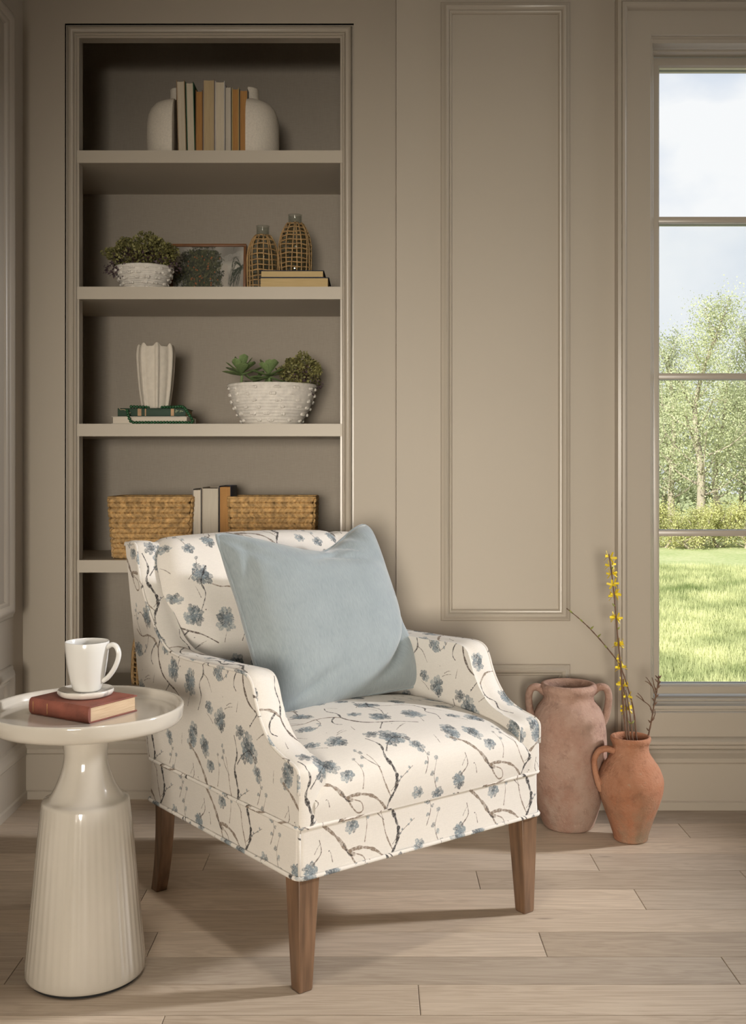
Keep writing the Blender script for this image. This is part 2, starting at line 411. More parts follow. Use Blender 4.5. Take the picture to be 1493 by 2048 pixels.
# ------------------------------------------------------------------ printed fabric (brush-drawn plum blossom, computed here)
def value_noise(h, w, cell, rng):
    gy, gx = max(2, h // cell), max(2, w // cell)
    g = rng.random((gy, gx)); y = np.arange(h) * gy / h; x = np.arange(w) * gx / w
    y0 = y.astype(int); x0 = x.astype(int); fy = (y - y0)[:, None]; fx = (x - x0)[None, :]
    fy = fy * fy * (3 - 2 * fy); fx = fx * fx * (3 - 2 * fx)
    a = g[np.ix_(y0 % gy, x0 % gx)]; b = g[np.ix_(y0 % gy, (x0 + 1) % gx)]; c = g[np.ix_((y0 + 1) % gy, x0 % gx)]; d = g[np.ix_((y0 + 1) % gy, (x0 + 1) % gx)]
    return (a * (1 - fx) + b * fx) * (1 - fy) + (c * (1 - fx) + d * fx) * fy

class Canvas:
    def __init__(s, wmm, hmm, ppm, bg, seed=3):
        s.W, s.H, s.p = int(wmm * ppm), int(hmm * ppm), ppm
        s.rng = np.random.default_rng(seed)
        s.img = np.ones((s.H, s.W, 3)) * np.array(bg)
        s.n1 = value_noise(s.H, s.W, 7, s.rng); s.n2 = value_noise(s.H, s.W, 3, s.rng)
    def paint(s, mask, iy, ix, col, alpha):
        k = np.ix_(iy % s.H, ix % s.W)
        tex = np.clip(.78 + .8 * (s.n1[k] - .38) + .4 * (s.n2[k] - .5), .3, 1)
        a = (mask * alpha * tex)[..., None]
        s.img[k] = s.img[k] * (1 - a) + np.array(col) * a
    def stroke(s, pts, w0, w1, col, alpha=.95, wob=.25):
        P = np.array([(v.x, v.y) for v in spline(pts, 10)]) * s.p
        d = np.r_[0, np.cumsum(np.hypot(*np.diff(P, axis=0).T))]
        n = max(4, int(d[-1] / 1.2)); t = np.linspace(0, d[-1], n)
        X = np.interp(t, d, P[:, 0]); Y = np.interp(t, d, P[:, 1]); f = t / d[-1]
        ph = s.rng.random() * 6
        R = (w0 + (w1 - w0) * f) * .72 * s.p * (1 + wob * np.sin(f * 17 + ph) + wob * .6 * np.sin(f * 41 + ph))
        R = np.maximum(R, .55)
        pad = int(R.max() + 3); x0, x1 = int(X.min()) - pad, int(X.max()) + pad; y0, y1 = int(Y.min()) - pad, int(Y.max()) + pad
        m = np.zeros((y1 - y0, x1 - x0))
        for x, y, r in zip(X - x0, Y - y0, R):
            q = int(r + 2); a, b = int(y) - q, int(x) - q
            gy, gx = np.mgrid[a:a + 2 * q + 1, b:b + 2 * q + 1]
            mm = np.clip(r + .5 - np.hypot(gx - x, gy - y), 0, 1)
            sl = m[a:a + 2 * q + 1, b:b + 2 * q + 1]
            np.maximum(sl, mm[:sl.shape[0], :sl.shape[1]], out=sl)
        s.paint(m, np.arange(y0, y1), np.arange(x0, x1), col, alpha)
    def blob(s, x, y, rx, ry, rot, col, alpha=.85):
        x, y, rx, ry = x * s.p, y * s.p, rx * s.p, ry * s.p
        q = int(max(rx, ry) * 1.3 + 3); ix = np.arange(int(x) - q, int(x) + q); iy = np.arange(int(y) - q, int(y) + q)
        gx, gy = np.meshgrid(ix - x, iy - y); c, sn = math.cos(rot), math.sin(rot)
        u = (gx * c + gy * sn) / rx; v = (-gx * sn + gy * c) / ry; r = np.hypot(u, v)
        k = np.ix_(iy % s.H, ix % s.W)
        e = 1 + .35 * (s.n1[k] - .5) + .35 * (s.n2[k] - .5)
        m = np.clip((e - r) * min(rx, ry) * .8, 0, 1) * np.clip(.82 + .2 * r, 0, 1)
        s.paint(m, iy, ix, col, alpha)
    def blossom(s, x, y, r, pal):
        a0 = s.rng.random() * 6; r *= 1.22
        for k in range(5):
            a = a0 + k * 2 * math.pi / 5 + s.rng.normal() * .12
            s.blob(x + math.cos(a) * r * .56, y + math.sin(a) * r * .56, r * .46, r * .40, a, pal[s.rng.integers(len(pal))], .62 + .3 * s.rng.random())
        s.blob(x, y, r * .22, r * .22, 0, pal[-1], .7)
        if s.rng.random() < .6:
            for k in range(3): s.blob(x + s.rng.normal() * r * .2, y + s.rng.normal() * r * .2, r * .07, r * .07, 0, (.05, .05, .055), .8)
    def cluster(s, x, y, n, sp, r, pal):
        for k in range(n):
            a = k * 2.4 + s.rng.random(); d = sp * math.sqrt((k + .2) / n)
            s.blossom(x + d * math.cos(a), y + d * math.sin(a), r * (.75 + .5 * s.rng.random()), pal)
    def twig(s, pts, col, w0=1.6, w1=.7, buds=(), pal=None, br=3.6):
        s.stroke(pts, w0, w1, col, .9, .2)
        P = spline(pts, 12)
        for f, side in buds:
            p = P[min(len(P) - 1, int(f * (len(P) - 1)))]
            a = s.rng.random() * 6
            x, y = p.x + side * br * .9, p.y + br * (.3 + .5 * s.rng.random())
            s.stroke([(p.x, p.y), (x, y)], .8, .7, col, .8)
            s.blob(x, y, br * (.8 + .4 * s.rng.random()), br * .8, a, pal[s.rng.integers(len(pal))], .75)
    def image(s, name):
        im = bpy.data.images.new(name, s.W, s.H, alpha=False, float_buffer=False)
        l = s.img; e = np.where(l <= .0031308, l * 12.92, 1.055 * np.power(np.maximum(l, 1e-6), 1 / 2.4) - .055)
        px = np.ones((s.H, s.W, 4), np.float32); px[..., :3] = np.clip(e, 0, 1)
        im.pixels.foreach_set(px.ravel()); im.update(); im.pack()
        return im

TILE = (.40, .45)
def fabric_image():
    C = Canvas(400, 450, 2.4, (.675, .635, .58), 11)
    # slubby linen ground
    th = value_noise(C.H, C.W, 2, C.rng)[..., None] - .5
    st = np.repeat(C.rng.random((C.H, C.W // 24 + 1)), 24, axis=1)[:, :C.W][..., None] - .5
    C.img *= 1 + .07 * th + .05 * st
    TP, BK, BR = (.215, .165, .125), (.028, .025, .026), (.10, .075, .06)
    PAL = [(.145, .178, .20), (.19, .232, .255), (.115, .135, .148), (.24, .28, .30), (.095, .108, .118)]
    # lower branch pair
    C.cluster(35, 150, 5, 20, 15, PAL); C.cluster(92, 138, 3, 13, 13, PAL)
    C.stroke([(18, 128), (52, 108), (84, 78), (104, 52), (122, 40)], 3.2, 6.0, TP)
    C.stroke([(110, 50), (140, 50), (172, 40), (196, 22), (212, 4)], 5.0, 3.2, TP)
    C.stroke([(112, 46), (122, 26), (140, 8), (152, 12), (146, 30), (128, 40)], 2.6, 1.4, TP)
    C.stroke([(96, 66), (108, 44), (118, 38)], 1.6, 2.4, BK, .85)
    C.stroke([(214, -8), (220, 18), (236, 44), (240, 70)], 2.0, 6.0, BK)
    C.stroke([(240, 70), (232, 92), (224, 116), (234, 150), (222, 186)], 5.5, 1.4, BK, .95, .4)
    C.stroke([(222, 30), (206, 64), (196, 104), (186, 132)], 2.4, 1.0, TP)
    C.stroke([(212, 4), (200, -30), (186, -60), (200, -84)], 2.8, 1.2, BR)
    C.twig([(224, 40), (250, 62), (284, 82)], BR, 1.6, .7, [(.4, 1), (.55, -1), (.72, 1), (.9, -1)], PAL, 3.2)
    C.twig([(200, 96), (178, 120), (170, 150)], BR, 1.4, .7, [(.6, -1), (.8, 1), (1, 0)], PAL, 5)
    C.twig([(150, 60), (156, 96), (150, 128)], TP, 1.6, .7, [(.7, 1), (1, 0)], PAL, 5)
    C.twig([(186, -60), (160, -46), (148, -52)], BK, 2.2, .8, [(.9, -1)], PAL, 4)
    # blossom mass right of the stem
    C.cluster(278, 168, 6, 24, 15, PAL); C.cluster(318, 128, 3, 12, 11, PAL); C.cluster(250, 200, 2, 9, 12, PAL)
    C.stroke([(236, 128), (256, 150), (286, 166), (310, 148)], 2.2, 1.2, BK, .9)
    C.twig([(318, 60), (330, 92), (324, 126)], BR, 1.3, .6, [(.35, -1), (.6, 1)], PAL, 5)
    C.twig([(350, 20), (342, 52), (352, 84)], BR, 1.3, .6, [(.3, 1), (.55, -1), (1, 0)], PAL, 6)
    C.cluster(356, 8, 2, 9, 10, PAL)
    # upper arching branch
    C.stroke([(392, 214), (352, 238), (318, 250), (282, 268), (262, 300), (258, 328)], 1.6, 4.6, BR)
    C.stroke([(318, 250), (300, 232), (286, 216)], 2.0, .9, BK, .9)
    C.stroke([(258, 328), (240, 344), (206, 352), (168, 346), (140, 360)], 4.6, 1.4, TP)
    C.stroke([(246, 338), (226, 318), (220, 296), (230, 284)], 3.0, 1.2, BK)
    C.stroke([(258, 328), (270, 360), (264, 392), (276, 420)], 3.2, 1.2, BK, .95, .4)
    C.cluster(340, 290, 5, 21, 14, PAL); C.cluster(300, 330, 2, 9, 12, PAL)
    C.cluster(196, 392, 4, 18, 14, PAL); C.cluster(150, 312, 3, 12, 13, PAL)
    C.twig([(206, 352), (196, 320), (172, 300)], BR, 1.5, .7, [(.5, -1), (.75, 1), (1, 0)], PAL, 4.5)
    C.twig([(168, 346), (140, 384), (136, 418)], BR, 1.5, .7, [(.5, 1), (.75, -1), (1, 0)], PAL, 5)
    C.stroke([(60, 214), (74, 246), (66, 274), (84, 300), (78, 330)], 1.2, 3.4, BK, .9, .4)
    C.stroke([(78, 330), (52, 352), (20, 356), (-18, 372)], 3.2, 1.4, TP)
    C.stroke([(84, 300), (104, 290), (122, 264)], 1.8, .8, BR)
    C.cluster(24, 270, 5, 19, 14, PAL); C.cluster(66, 388, 3, 12, 13, PAL); C.cluster(112, 226, 2, 9, 12, PAL)
    C.twig([(-18, 372), (-34, 400), (-30, 430)], BR, 1.4, .7, [(.4, 1), (.7, -1), (1, 0)], PAL, 5)
    C.twig([(92, 428), (108, 400), (116, 372)], BR, 1.2, .5, [(0, 1), (.4, -1)], PAL, 4.5)
    C.cluster(160, 205, 4, 17, 13, PAL); C.cluster(120, 95, 2, 8, 10, PAL); C.cluster(378, 385, 4, 17, 14, PAL); C.cluster(300, 20, 2, 9, 11, PAL); C.cluster(12, 30, 3, 12, 12, PAL)
    C.stroke([(360, 300), (378, 340), (372, 372), (392, 410)], 1.2, 3.0, BK, .9, .4)
    C.stroke([(20, 40), (40, 60), (36, 86)], 2.0, 1.0, BR, .9)
    for (x, y, a, l) in ((316, 196, .5, 40), (330, 206, .45, 34), (128, 196, 2.6, 34), (180, 236, .3, 36), (190, 246, .35, 24), (364, 332, 1.9, 30), (10, 214, 1.2, 26),
                         (300, 400, 2.2, 28), (340, 380, .7, 30), (232, 240, 1.3, 24), (380, 120, 1.5, 26), (68, 36, 1.8, 22), (24, 60, .9, 24)):
        C.stroke([(x, y), (x + l * .5 * math.cos(a), y + l * .5 * math.sin(a) + 2), (x + l * math.cos(a), y + l * math.sin(a))], 1.5, .6, BR, .75)
    for (x, y) in ((288, 220), (294, 226), (172, 262), (60, 60), (372, 300), (128, 392), (330, 232)):
        C.blob(x, y, 2.2, 1.7, .4, BK, .9)
    return C.image('plum_blossom_print')

def fabric_mat(name, img):
    m, nt, b = mat_new(name); N = nt.nodes.new; L = nt.links.new
    uv = N('ShaderNodeUVMap'); uv.uv_map = 'UVMap'
    t = N('ShaderNodeTexImage'); t.image = img; t.interpolation = 'Cubic'; t.extension = 'REPEAT'
    L(uv.outputs['UV'], t.inputs['Vector']); L(t.outputs['Color'], b.inputs['Base Color'])
    wx = N('ShaderNodeMapping'); wx.inputs['Scale'].default_value = (480, 30, 1); L(uv.outputs['UV'], wx.inputs['Vector'])
    wy = N('ShaderNodeMapping'); wy.inputs['Scale'].default_value = (40, 430, 1); L(uv.outputs['UV'], wy.inputs['Vector'])
    n1 = N('ShaderNodeTexNoise'); n2 = N('ShaderNodeTexNoise')
    for n, w in ((n1, wx), (n2, wy)):
        n.inputs['Scale'].default_value = 1; n.inputs['Detail'].default_value = 2; L(w.outputs['Vector'], n.inputs['Vector'])
    ad = N('ShaderNodeMath'); ad.operation = 'ADD'; L(n1.outputs['Fac'], ad.inputs[0]); L(n2.outputs['Fac'], ad.inputs[1])
    bp = N('ShaderNodeBump'); bp.inputs['Strength'].default_value = .3; bp.inputs['Distance'].default_value = .0012
    L(ad.outputs[0], bp.inputs['Height']); L(bp.outputs['Normal'], b.inputs['Normal'])
    b.inputs['Roughness'].default_value = .9; b.inputs['Specular IOR Level'].default_value = .15
    return m
M['fabric'] = fabric_mat('plum_blossom_linen', fabric_image())

# ------------------------------------------------------------------ room shell
def struct(o, label=None):
    o['kind'] = 'structure'
    if label: o['label'] = label
    return o
XR, YF, ZC = 2.40, -4.6, 2.78
X_STEP = .0722
f_back = lambda s, t, n: (s, YB - n, t)
f_right = lambda s, t, n: (s, YR - n, t)
f_left = lambda s, t, n: (XL + n, s, t)

# floor slab and planks
fl = struct(MB().box(XL - .2, XR + .2, YF - .2, YB + .15, -.12, -.016).build('floor', M['gap'], smooth=False), 'pale oak plank floor')
PW, Y0 = .1243, 2.092
joints = {0: [.092], 1: [.748, -.75], 2: [.375, -.486], 3: [-.95, 1.35], 4: [.650, -.562], 5: [.268, .955, -1.0], 6: [.590, -.443], 7: [-.2, 1.2],
          8: [.9, -.75], 9: [.1, 1.6], 10: [.55, -.6]}
pm = MB().cbox(0, 1, 0, PW - .0010, -.016, 0, .0011)
base = None; rng = random.Random(5)
plank_mesh = None
for r in range(-54, 12):
    ya = Y0 + r * PW
    if ya > YB: break
    yb = min(ya + PW, YB + .004)
    js = sorted(joints.get(r, [rng.uniform(-.9, .2), rng.uniform(.5, 1.6)]))
    xs = [XL] + [j for j in js if XL + .1 < j < XR - .1] + [XR]
    for a, b in zip(xs[:-1], xs[1:]):
        if plank_mesh is None:
            o = pm.build('plank', M['oak'], fl, smooth=False); plank_mesh = o.data
        else:
            o = bpy.data.objects.new('plank', plank_mesh); COL.objects.link(o); o.parent = fl
        o.location = (a, ya, 0); o.scale = (b - a - .0012, (yb - ya) / PW, 1)

struct(MB().box(XL - .2, XR + .2, YF - .2, YB + .5, ZC, ZC + .12).build('ceiling', M['ceiling'], smooth=False), 'plain painted ceiling')
struct(MB().box(XL - .15, XL, YF - .2, YB + .5, -.1, ZC).build('wall_left', M['wall'], smooth=False), 'taupe panelled wall left of the bookcase')
# rear wall behind the camera
wf = MB(); wf.box(XL, XR, YF - .15, YF, -.1, ZC)
struct(wf.build('wall_front', M['wall'], smooth=False), 'plain taupe wall behind the viewer')
# unseen right wall with a bare opening assumed for the key lamp
wr = MB(); ya, yb, za, zb = 2.15, 3.27, .95, 2.60
wr.box(XR, XR + .15, YF - .15, ya, -.1, ZC); wr.box(XR, XR + .15, yb, YB + .3, -.1, ZC); wr.box(XR, XR + .15, ya, yb, -.1, za); wr.box(XR, XR + .15, ya, yb, zb, ZC)
struct(wr.build('wall_right', M['wall'], smooth=False), 'unseen taupe wall with a bare opening assumed for the key lamp')

# bookcase wall (behind the chair) with the alcove opening
TX0, TX1, TZ0, TZ1 = -.9786, -.0611, .31, 2.457
wb = MB()
wb.box(XL, TX0, YB, YB + .05, -.1, ZC); wb.box(TX1, X_STEP + .02, YB, YB + .05, -.1, ZC)
wb.box(TX0, TX1, YB, YB + .05, TZ1, ZC); wb.box(TX0, TX1, YB, YB + .05, -.1, TZ0)
struct(wb.build('wall_back', M['wall'], smooth=False), 'taupe wall round the bookcase alcove')

# window wall, standing forward of the bookcase wall
WX0, WX1, WZ0, WZ1 = .86, 1.645, .315, 2.352
ww = MB()
ww.box(X_STEP, WX0, YR, YR + .26, -.1, ZC); ww.box(WX1, XR, YR, YR + .26, -.1, ZC)
ww.box(WX0, WX1, YR, YR + .26, WZ1, ZC); ww.box(WX0, WX1, YR, YR + .26, -.1, WZ0)
struct(ww.build('wall_window', M['wall'], smooth=False), 'taupe panelled wall holding the window')

# baseboards
bprof = [(0, 0), (0, .020), (.024, .020), (.028, .0145), (.140, .0145), (.146, .019), (.158, .019), (.172, .008), (.180, .005), (.184, 0)]
def baseboard(name, p0, p1, nrm, label):
    p0, p1, nrm = Vector(p0), Vector(p1), Vector(nrm); mb = MB(); vs = []
    for z, n in bprof:
        vs += [p0 + nrm * n + Vector((0, 0, z)), p1 + nrm * n + Vector((0, 0, z))]
    mb.add(vs, [(2 * i, 2 * i + 1, 2 * i + 3, 2 * i + 2) for i in range(len(bprof) - 1)] + [tuple(range(0, 2 * len(bprof), 2)), tuple(range(1, 2 * len(bprof), 2))])
    return struct(mb.build(name, M['trim'], smooth=False), label)
baseboard('baseboard_back', (XL, YB, 0), (X_STEP, YB, 0), (0, -1, 0), 'taupe baseboard below the bookcase')
baseboard('baseboard_right', (X_STEP, YR, 0), (XR, YR, 0), (0, -1, 0), 'taupe baseboard below the window')
baseboard('baseboard_left', (XL, YF, 0), (XL, YB, 0), (1, 0, 0), 'taupe baseboard along the left wall')

# picture-frame panel mouldings
pprof = [(0, 0), (0, .006), (.003, .009), (.007, .010), (.010, .014), (.016, .018), (.021, .016), (.025, .010), (.027, .008), (.0275, .0095), (.031, .009), (.034, .006), (.036, 0)]
pprof = [(d, n * 1.25) for d, n in pprof]
struct(MB().frame((.208, .605, .577, 2.475), pprof, f_right).build('trim_1', M['trim'], angle=60), 'tall picture-frame moulding between bookcase and window')
struct(MB().frame((.208, .605, .245, .444), pprof, f_right).build('trim_2', M['trim'], angle=60), 'low picture-frame moulding behind the terracotta jar')
lprof = [(d * 1.5, n * 1.1) for d, n in pprof]
struct(MB().frame((2.2, 3.336, .589, 2.44), lprof, f_left).build('trim_3', M['trim'], angle=60), 'tall picture-frame moulding on the left wall')
struct(MB().frame((2.2, 3.336, .245, .444), lprof, f_left).build('trim_4', M['trim'], angle=60), 'low picture-frame moulding on the left wall')

# window: casing, sash, bars, panes
win = empty('window_1', ((WX0 + WX1) / 2, YR, 0)); win['kind'] = 'structure'; win['label'] = 'tall four-pane window in a taupe moulded casing'
def W(mb, name, m, **k):
    o = mb.build(name, m, win, **k); o.location = -win.location; return o
cprof = [(0, 0), (0, .030), (.003, .036), (.012, .038), (.0145, .034), (.016, .038), (.024, .039), (.030, .034), (.0335, .024), (.0350, .0165), (.107, .0165), (.110, .0125), (.1105, .004),
         (.1145, .004), (.1165, -.001), (.117, -.016), (.1205, -.016), (.1225, -.021), (.123, -.036), (.1265, -.036), (.1285, -.041), (.129, -.056),
         (.1325, -.056), (.1355, -.060), (.1355, -.125)]
W(MB().frame((.743, 1.760, .190, 2.480), cprof, f_right), 'casing', M['trim'], angle=40)
YG = 3.45
sx0, sx1, sz0, sz1 = .8775, 1.6265, .335, 2.338
gx0, gx1, gz0, gz1 = .905, 1.599, .3625, 2.3105
W(MB().frame((sx0, sx1, sz0, sz1), [(0, 0), (0, .014), (.003, .016), (.022, .016), (.0245, .013), (.026, .006), (.0275, .006), (.0275, -.04)], lambda s, t, n: (s, YG - n, t)), 'sash', M['trim'], angle=40)
M['alu'] = mat('dark_glazing_spacer', (.05, .05, .05, 1), rough=.4)
bars = [at(0, y, YG).z for y in (441, 753, 1066)]
for zc in bars:
    W(MB().cbox(gx0 - .005, gx1 + .005, YG - .012, YG + .045, zc - .0095, zc + .0095, .002), 'glazing_bar', M['trim'])
zz = [gz0] + bars + [gz1]
for a, b in zip(zz[:-1], zz[1:]):
    W(MB().box(gx0 - .003, gx1 + .003, YG + .010, YG + .014, a, b), 'pane', M['pane'], smooth=False)
    W(MB().frame((gx0 - .001, gx1 + .001, a + (.0085 if a > gz0 else -.001), b - (.0085 if b < gz1 else -.001)), [(0, 0), (.0015, 0), (.0015, -.012)], lambda s, t, n: (s, YG + .016 - n, t)), 'glazing_gasket', M['alu'], smooth=False)

# ------------------------------------------------------------------ built-in bookcase
BD = .41; BX0, BX1 = -1.028, -.012; BZ1 = 2.56
SH = [at(0, y, YB).z for y in (300, 573, 847.5, 1120.5)] + [.318]     # shelf tops
bc = empty('built_in_bookcase', ((TX0 + TX1) / 2, YB, 0), 0, 'tall taupe built-in bookcase with five shelves set into the wall', 'bookcase')
def B(mb, name, m, **k):
    o = mb.build(name, m, bc, **k); o.location = -bc.location; return o
B(MB().box(BX0, BX1, YB + BD, YB + BD + .03, .2, BZ1), 'back_panel', M['linen'], smooth=False)
B(MB().box(BX0 - .03, BX0, YB + .05, YB + BD + .03, .2, BZ1), 'side_panel', M['shelf'], smooth=False)
B(MB().box(BX1, BX1 + .03, YB + .05, YB + BD + .03, .2, BZ1), 'side_panel', M['shelf'], smooth=False)
B(MB().box(BX0 - .03, BX1 + .03, YB + .05, YB + BD + .03, BZ1, BZ1 + .03), 'top_panel', M['shelf'], smooth=False)
tprof = [(0, .0), (0, -.012), (.005, -.012), (.007, -.004), (.011, .003), (.018, .006), (.024, .003), (.0275, -.004), (.029, -.006), (.0295, -.001), (.033, .0), (.0365, -.003), (.037, -.008), (.043, -.008), (.043, -.05)]
B(MB().frame((TX0, TX1, TZ0 - .005, TZ1), tprof, f_back), 'face_moulding', M['trim'], angle=50)
NX0, NX1 = at(153.5, 0, YB).x, at(685, 0, YB).x
for z in SH:
    t = .0395 if z > .4 else .05
    B(MB().prism([(NX0, YB + .004), (NX1, YB + .004), (NX1, YB + .052), (BX1, YB + .052), (BX1, YB + BD), (BX0, YB + BD), (BX0, YB + .052), (NX0, YB + .052)], z - t, z), 'shelf', M['shelf'], smooth=False)

# ------------------------------------------------------------------ armchair
CH = empty('armchair', (-.147, 2.16, 0), math.radians(37.5), 'cream linen armchair with blue-grey plum blossom print and walnut legs', 'armchair')
CW, CD = .680, .665          # width, depth at the base
ZS, ZT = .231, .333          # skirt bottom and top
F = M['fabric']
def U(s, t): return (s / TILE[0], t / TILE[1])

def skirt_outline(off=0, n=5, r=.014):
    pts = []
    for cx, cy, a0 in ((r, r, math.pi), (CW - r, r, 1.5 * math.pi), (CW - r, CD - r, 0), (r, CD - r, .5 * math.pi)):
        for k in range(n):
            a = a0 + k / (n - 1) * math.pi / 2
            pts.append((cx + (r + off) * math.cos(a), cy + (r + off) * math.sin(a)))
    return pts
mb = MB(); ol = skirt_outline(); n = len(ol)
rows = [(ZS, .002), (ZS + .03, .0005), (ZT - .03, 0), (ZT, 0)]
per = [0]
for i in range(n): per.append(per[-1] + math.dist(ol[i], ol[(i + 1) % n]))
vs = []
for z, off in rows: vs += [(x, y, z) for x, y in skirt_outline(off)]
fs, uv = [], []
# outline starts on the left side just above the front left corner: shift so the front edge starts at s = 0
s0 = per[2]
for k in range(len(rows) - 1):
    for i in range(n):
        j = (i + 1) % n
        fs.append((k * n + i, k * n + j, (k + 1) * n + j, (k + 1) * n + i))
        a, b = per[i] - s0 - .01, per[i + 1] - s0 - .01
        if i >= 14: a -= per[-1] - 0; b -= per[-1] - 0
        za, zb = rows[k][0] - ZT + .118, rows[k + 1][0] - ZT + .118
        if i >= 15 or i < 2: a += .03; b += .03
        uv.append((U(a, za), U(b, za), U(b, zb), U(a, zb)))
fs.append(tuple(range(n))); uv.append(tuple(U(0, 0) for _ in range(n)))
mb.add(vs, fs, uv); skirt = mb.build('skirt', F, CH, angle=50)

def piping(pts, r=.0042, closed=False, name='piping', off=0.0, parent=CH):
    m = MB(); pts = [Vector(p) for p in pts]; m.tube(pts, r, 8, closed)
    # uv along the cord, so the print wraps onto it
    L_ = [0]
    for a, b in zip(pts[:-1], pts[1:]): L_.append(L_[-1] + (b - a).length)
    L_.append(L_[-1] + .02)
    q = 0
    for i in range(len(pts) if closed else len(pts) - 1):
        for k in range(8):
            m.uv[q] = (U(L_[i], off + k * .0033), U(L_[i], off + (k + 1) * .0033), U(L_[i + 1], off + (k + 1) * .0033), U(L_[i + 1], off + k * .0033)); q += 1
    return m.build(name, F, parent, angle=180)
def dense(ol, z, m=8):
    o = []
    for i in range(len(ol)):
        a, b = Vector((*ol[i], z)), Vector((*ol[(i + 1) % len(ol)], z))
        kk = m if (b - a).length > .1 else 1
        for k in range(kk): o.append(a.lerp(b, k / kk))
    return o
piping(dense(skirt_outline(.003), ZT), closed=True, off=.04, parent=skirt)
piping(dense(skirt_outline(.004), ZS + .003), .0046, closed=True, off=.13, parent=skirt)
piping([(.0035, .0035, ZS), (.0035, .0035, (ZS + ZT) / 2), (.0035, .0035, ZT)], .0032, off=.3, parent=skirt)

# arm and wing panels -------------------------------------------------
contour = [(0, .333), (0, .40), (0, .441), (.010, .453), (.026, .4585), (.06, .466), (.105, .484), (.138, .516), (.160, .552), (.172, .582), (.186, .602), (.212, .6115), (.262, .611), (.33, .608), (.397, .607),
           (.460, .605), (.505, .606), (.552, .612), (.592, .628), (.628, .655), (.660, .69), (.690, .728), (.712, .765), (.726, .80), (.734, .836), (.739, .852)]
top_rear = [(.748, .858), (.80, .856)]
rear = [(.803, .85), (.770, .70), (.735, .55), (.690, .40), (.672, .333)]
cont = [(p.x, p.y) for p in spline(contour, 4)]
AT = .064
def normals2(poly):
    out = []
    for i in range(len(poly)):
        a, b = poly[max(i - 1, 0)], poly[min(i + 1, len(poly) - 1)]
        dx, dy = b[0] - a[0], b[1] - a[1]; l = math.hypot(dx, dy) or 1
        out.append((-dy / l, dx / l))
    return out
full = cont + top_rear
nn = normals2(full)
sec = [(0, 0), (.002, .0015), (.010, .004), (.022, .0055), (.034, .005), (.044, .003), (.052, -.001), (.058, -.007), (.0625, -.015), (AT, -.026)]
arc = [0]
for a, b in zip(full[:-1], full[1:]): arc.append(arc[-1] + math.dist(a, b))
def arm(mirror):
    m = MB(); nf = len(full); nr = len(rear); vs = []
    mx = (lambda u: CW - u) if mirror else (lambda u: u)
    for u, d in sec:
        for i, (p, q) in enumerate(zip(full, nn)):
            if d < 0 and p[1] < .48: d = d * (.25 + .75 * max(0, min(1, (p[1] - .455) / .025)))
            if d < 0: d = d * (1 - .9 * max(0, min(1, (p[1] - .74) / .08)))
            z = p[1] + q[1] * d; w = p[0] + q[0] * d
            if p[1] < .45 and p[0] < .02: z = p[1]
            vs.append((mx(u), w, z))
        for p in rear: vs.append((mx(u), p[0], p[1]))
    n = nf + nr; fs, uv = [], []
    cw = [0]
    for a, b in zip(sec[:-1], sec[1:]): cw.append(cw[-1] + math.dist(a, b))
    for k in range(len(sec) - 1):
        for i in range(n):
            j = (i + 1) % n
            fs.append((k * n + i, k * n + j, (k + 1) * n + j, (k + 1) * n + i))
            s_ = lambda q: arc[q] if q < nf else arc[-1] + (q - nf + 1) * .15
            o_ = .21 if not mirror else .02
            su = (lambda c: c + o_)
            a, b = s_(i), s_(j) if j else s_(i) + .05
            uv.append((U(su(cw[k]), a + .05), U(su(cw[k]), b + .05), U(su(cw[k + 1]), b + .05), U(su(cw[k + 1]), a + .05)))
    # outer face is flat; inner face slightly padded
    ow, oz = (.075, .05) if not mirror else (.0, .2)
    fs.append(tuple(range(n))); uv.append(tuple(U(-vs[i][1] + .40 + ow, vs[i][2] + oz - .333) for i in range(n)))
    b0 = (len(sec) - 1) * n
    fs.append(tuple(b0 + i for i in range(n))); uv.append(tuple(U(-vs[b0 + i][1] + .455, vs[b0 + i][2] - .385 + .10) for i in range(n)))
    m.add(vs, fs, uv)
    o = m.build('armrest', F, CH, angle=40)
    o.data.polygons[len(fs) - 1].use_smooth = False; o.data.polygons[len(fs) - 2].use_smooth = False
    pc = [(mx(-.0005), p[0], p[1]) for p in full[4:] + rear[:1]]
    pp = piping(pc, .0036, off=.2 if mirror else .28, parent=o)
    return o
arm(False); arm(True)

# seat ----------------------------------------------------------------
sp = spline([(-.001, .333), (-.006, .36), (-.008, .395), (-.002, .425), (.022, .450), (.07, .466), (.15, .476), (.26, .481), (.38, .478), (.50, .468), (.62, .455)], 5)
sarc = [0]
for a, b in zip(sp[:-1], sp[1:]): sarc.append(sarc[-1] + (b - a).length)
NU = 30; u0, u1 = .034, CW - .034
vs, fs, uv = [], [], []
for i, p in enumerate(sp):
    f = min(1, max(0, (p.y - .36) / .1))
    for k in range(NU + 1):
        t = k / NU; u = u0 + (u1 - u0) * t
        e = abs(2 * t - 1)
        drop = f * (.030 * e ** 2.6 + .03 * max(0, (e - .86) / .14) ** 2)
        fwd = .006 * (1 - e ** 4)
        vs.append((u, p.x - fwd * (1 - f * .6), p.y - drop))
for i in range(len(sp) - 1):
    for k in range(NU):
        fs.append((i * (NU + 1) + k, i * (NU + 1) + k + 1, (i + 1) * (NU + 1) + k + 1, (i + 1) * (NU + 1) + k))
        ua, ub = u0 + (u1 - u0) * k / NU, u0 + (u1 - u0) * (k + 1) / NU
        uv.append((U(ua, sarc[i]), U(ub, sarc[i]), U(ub, sarc[i + 1]), U(ua, sarc[i + 1])))
MB().add(vs, fs, uv).build('seat_cushion', F, CH, angle=180)

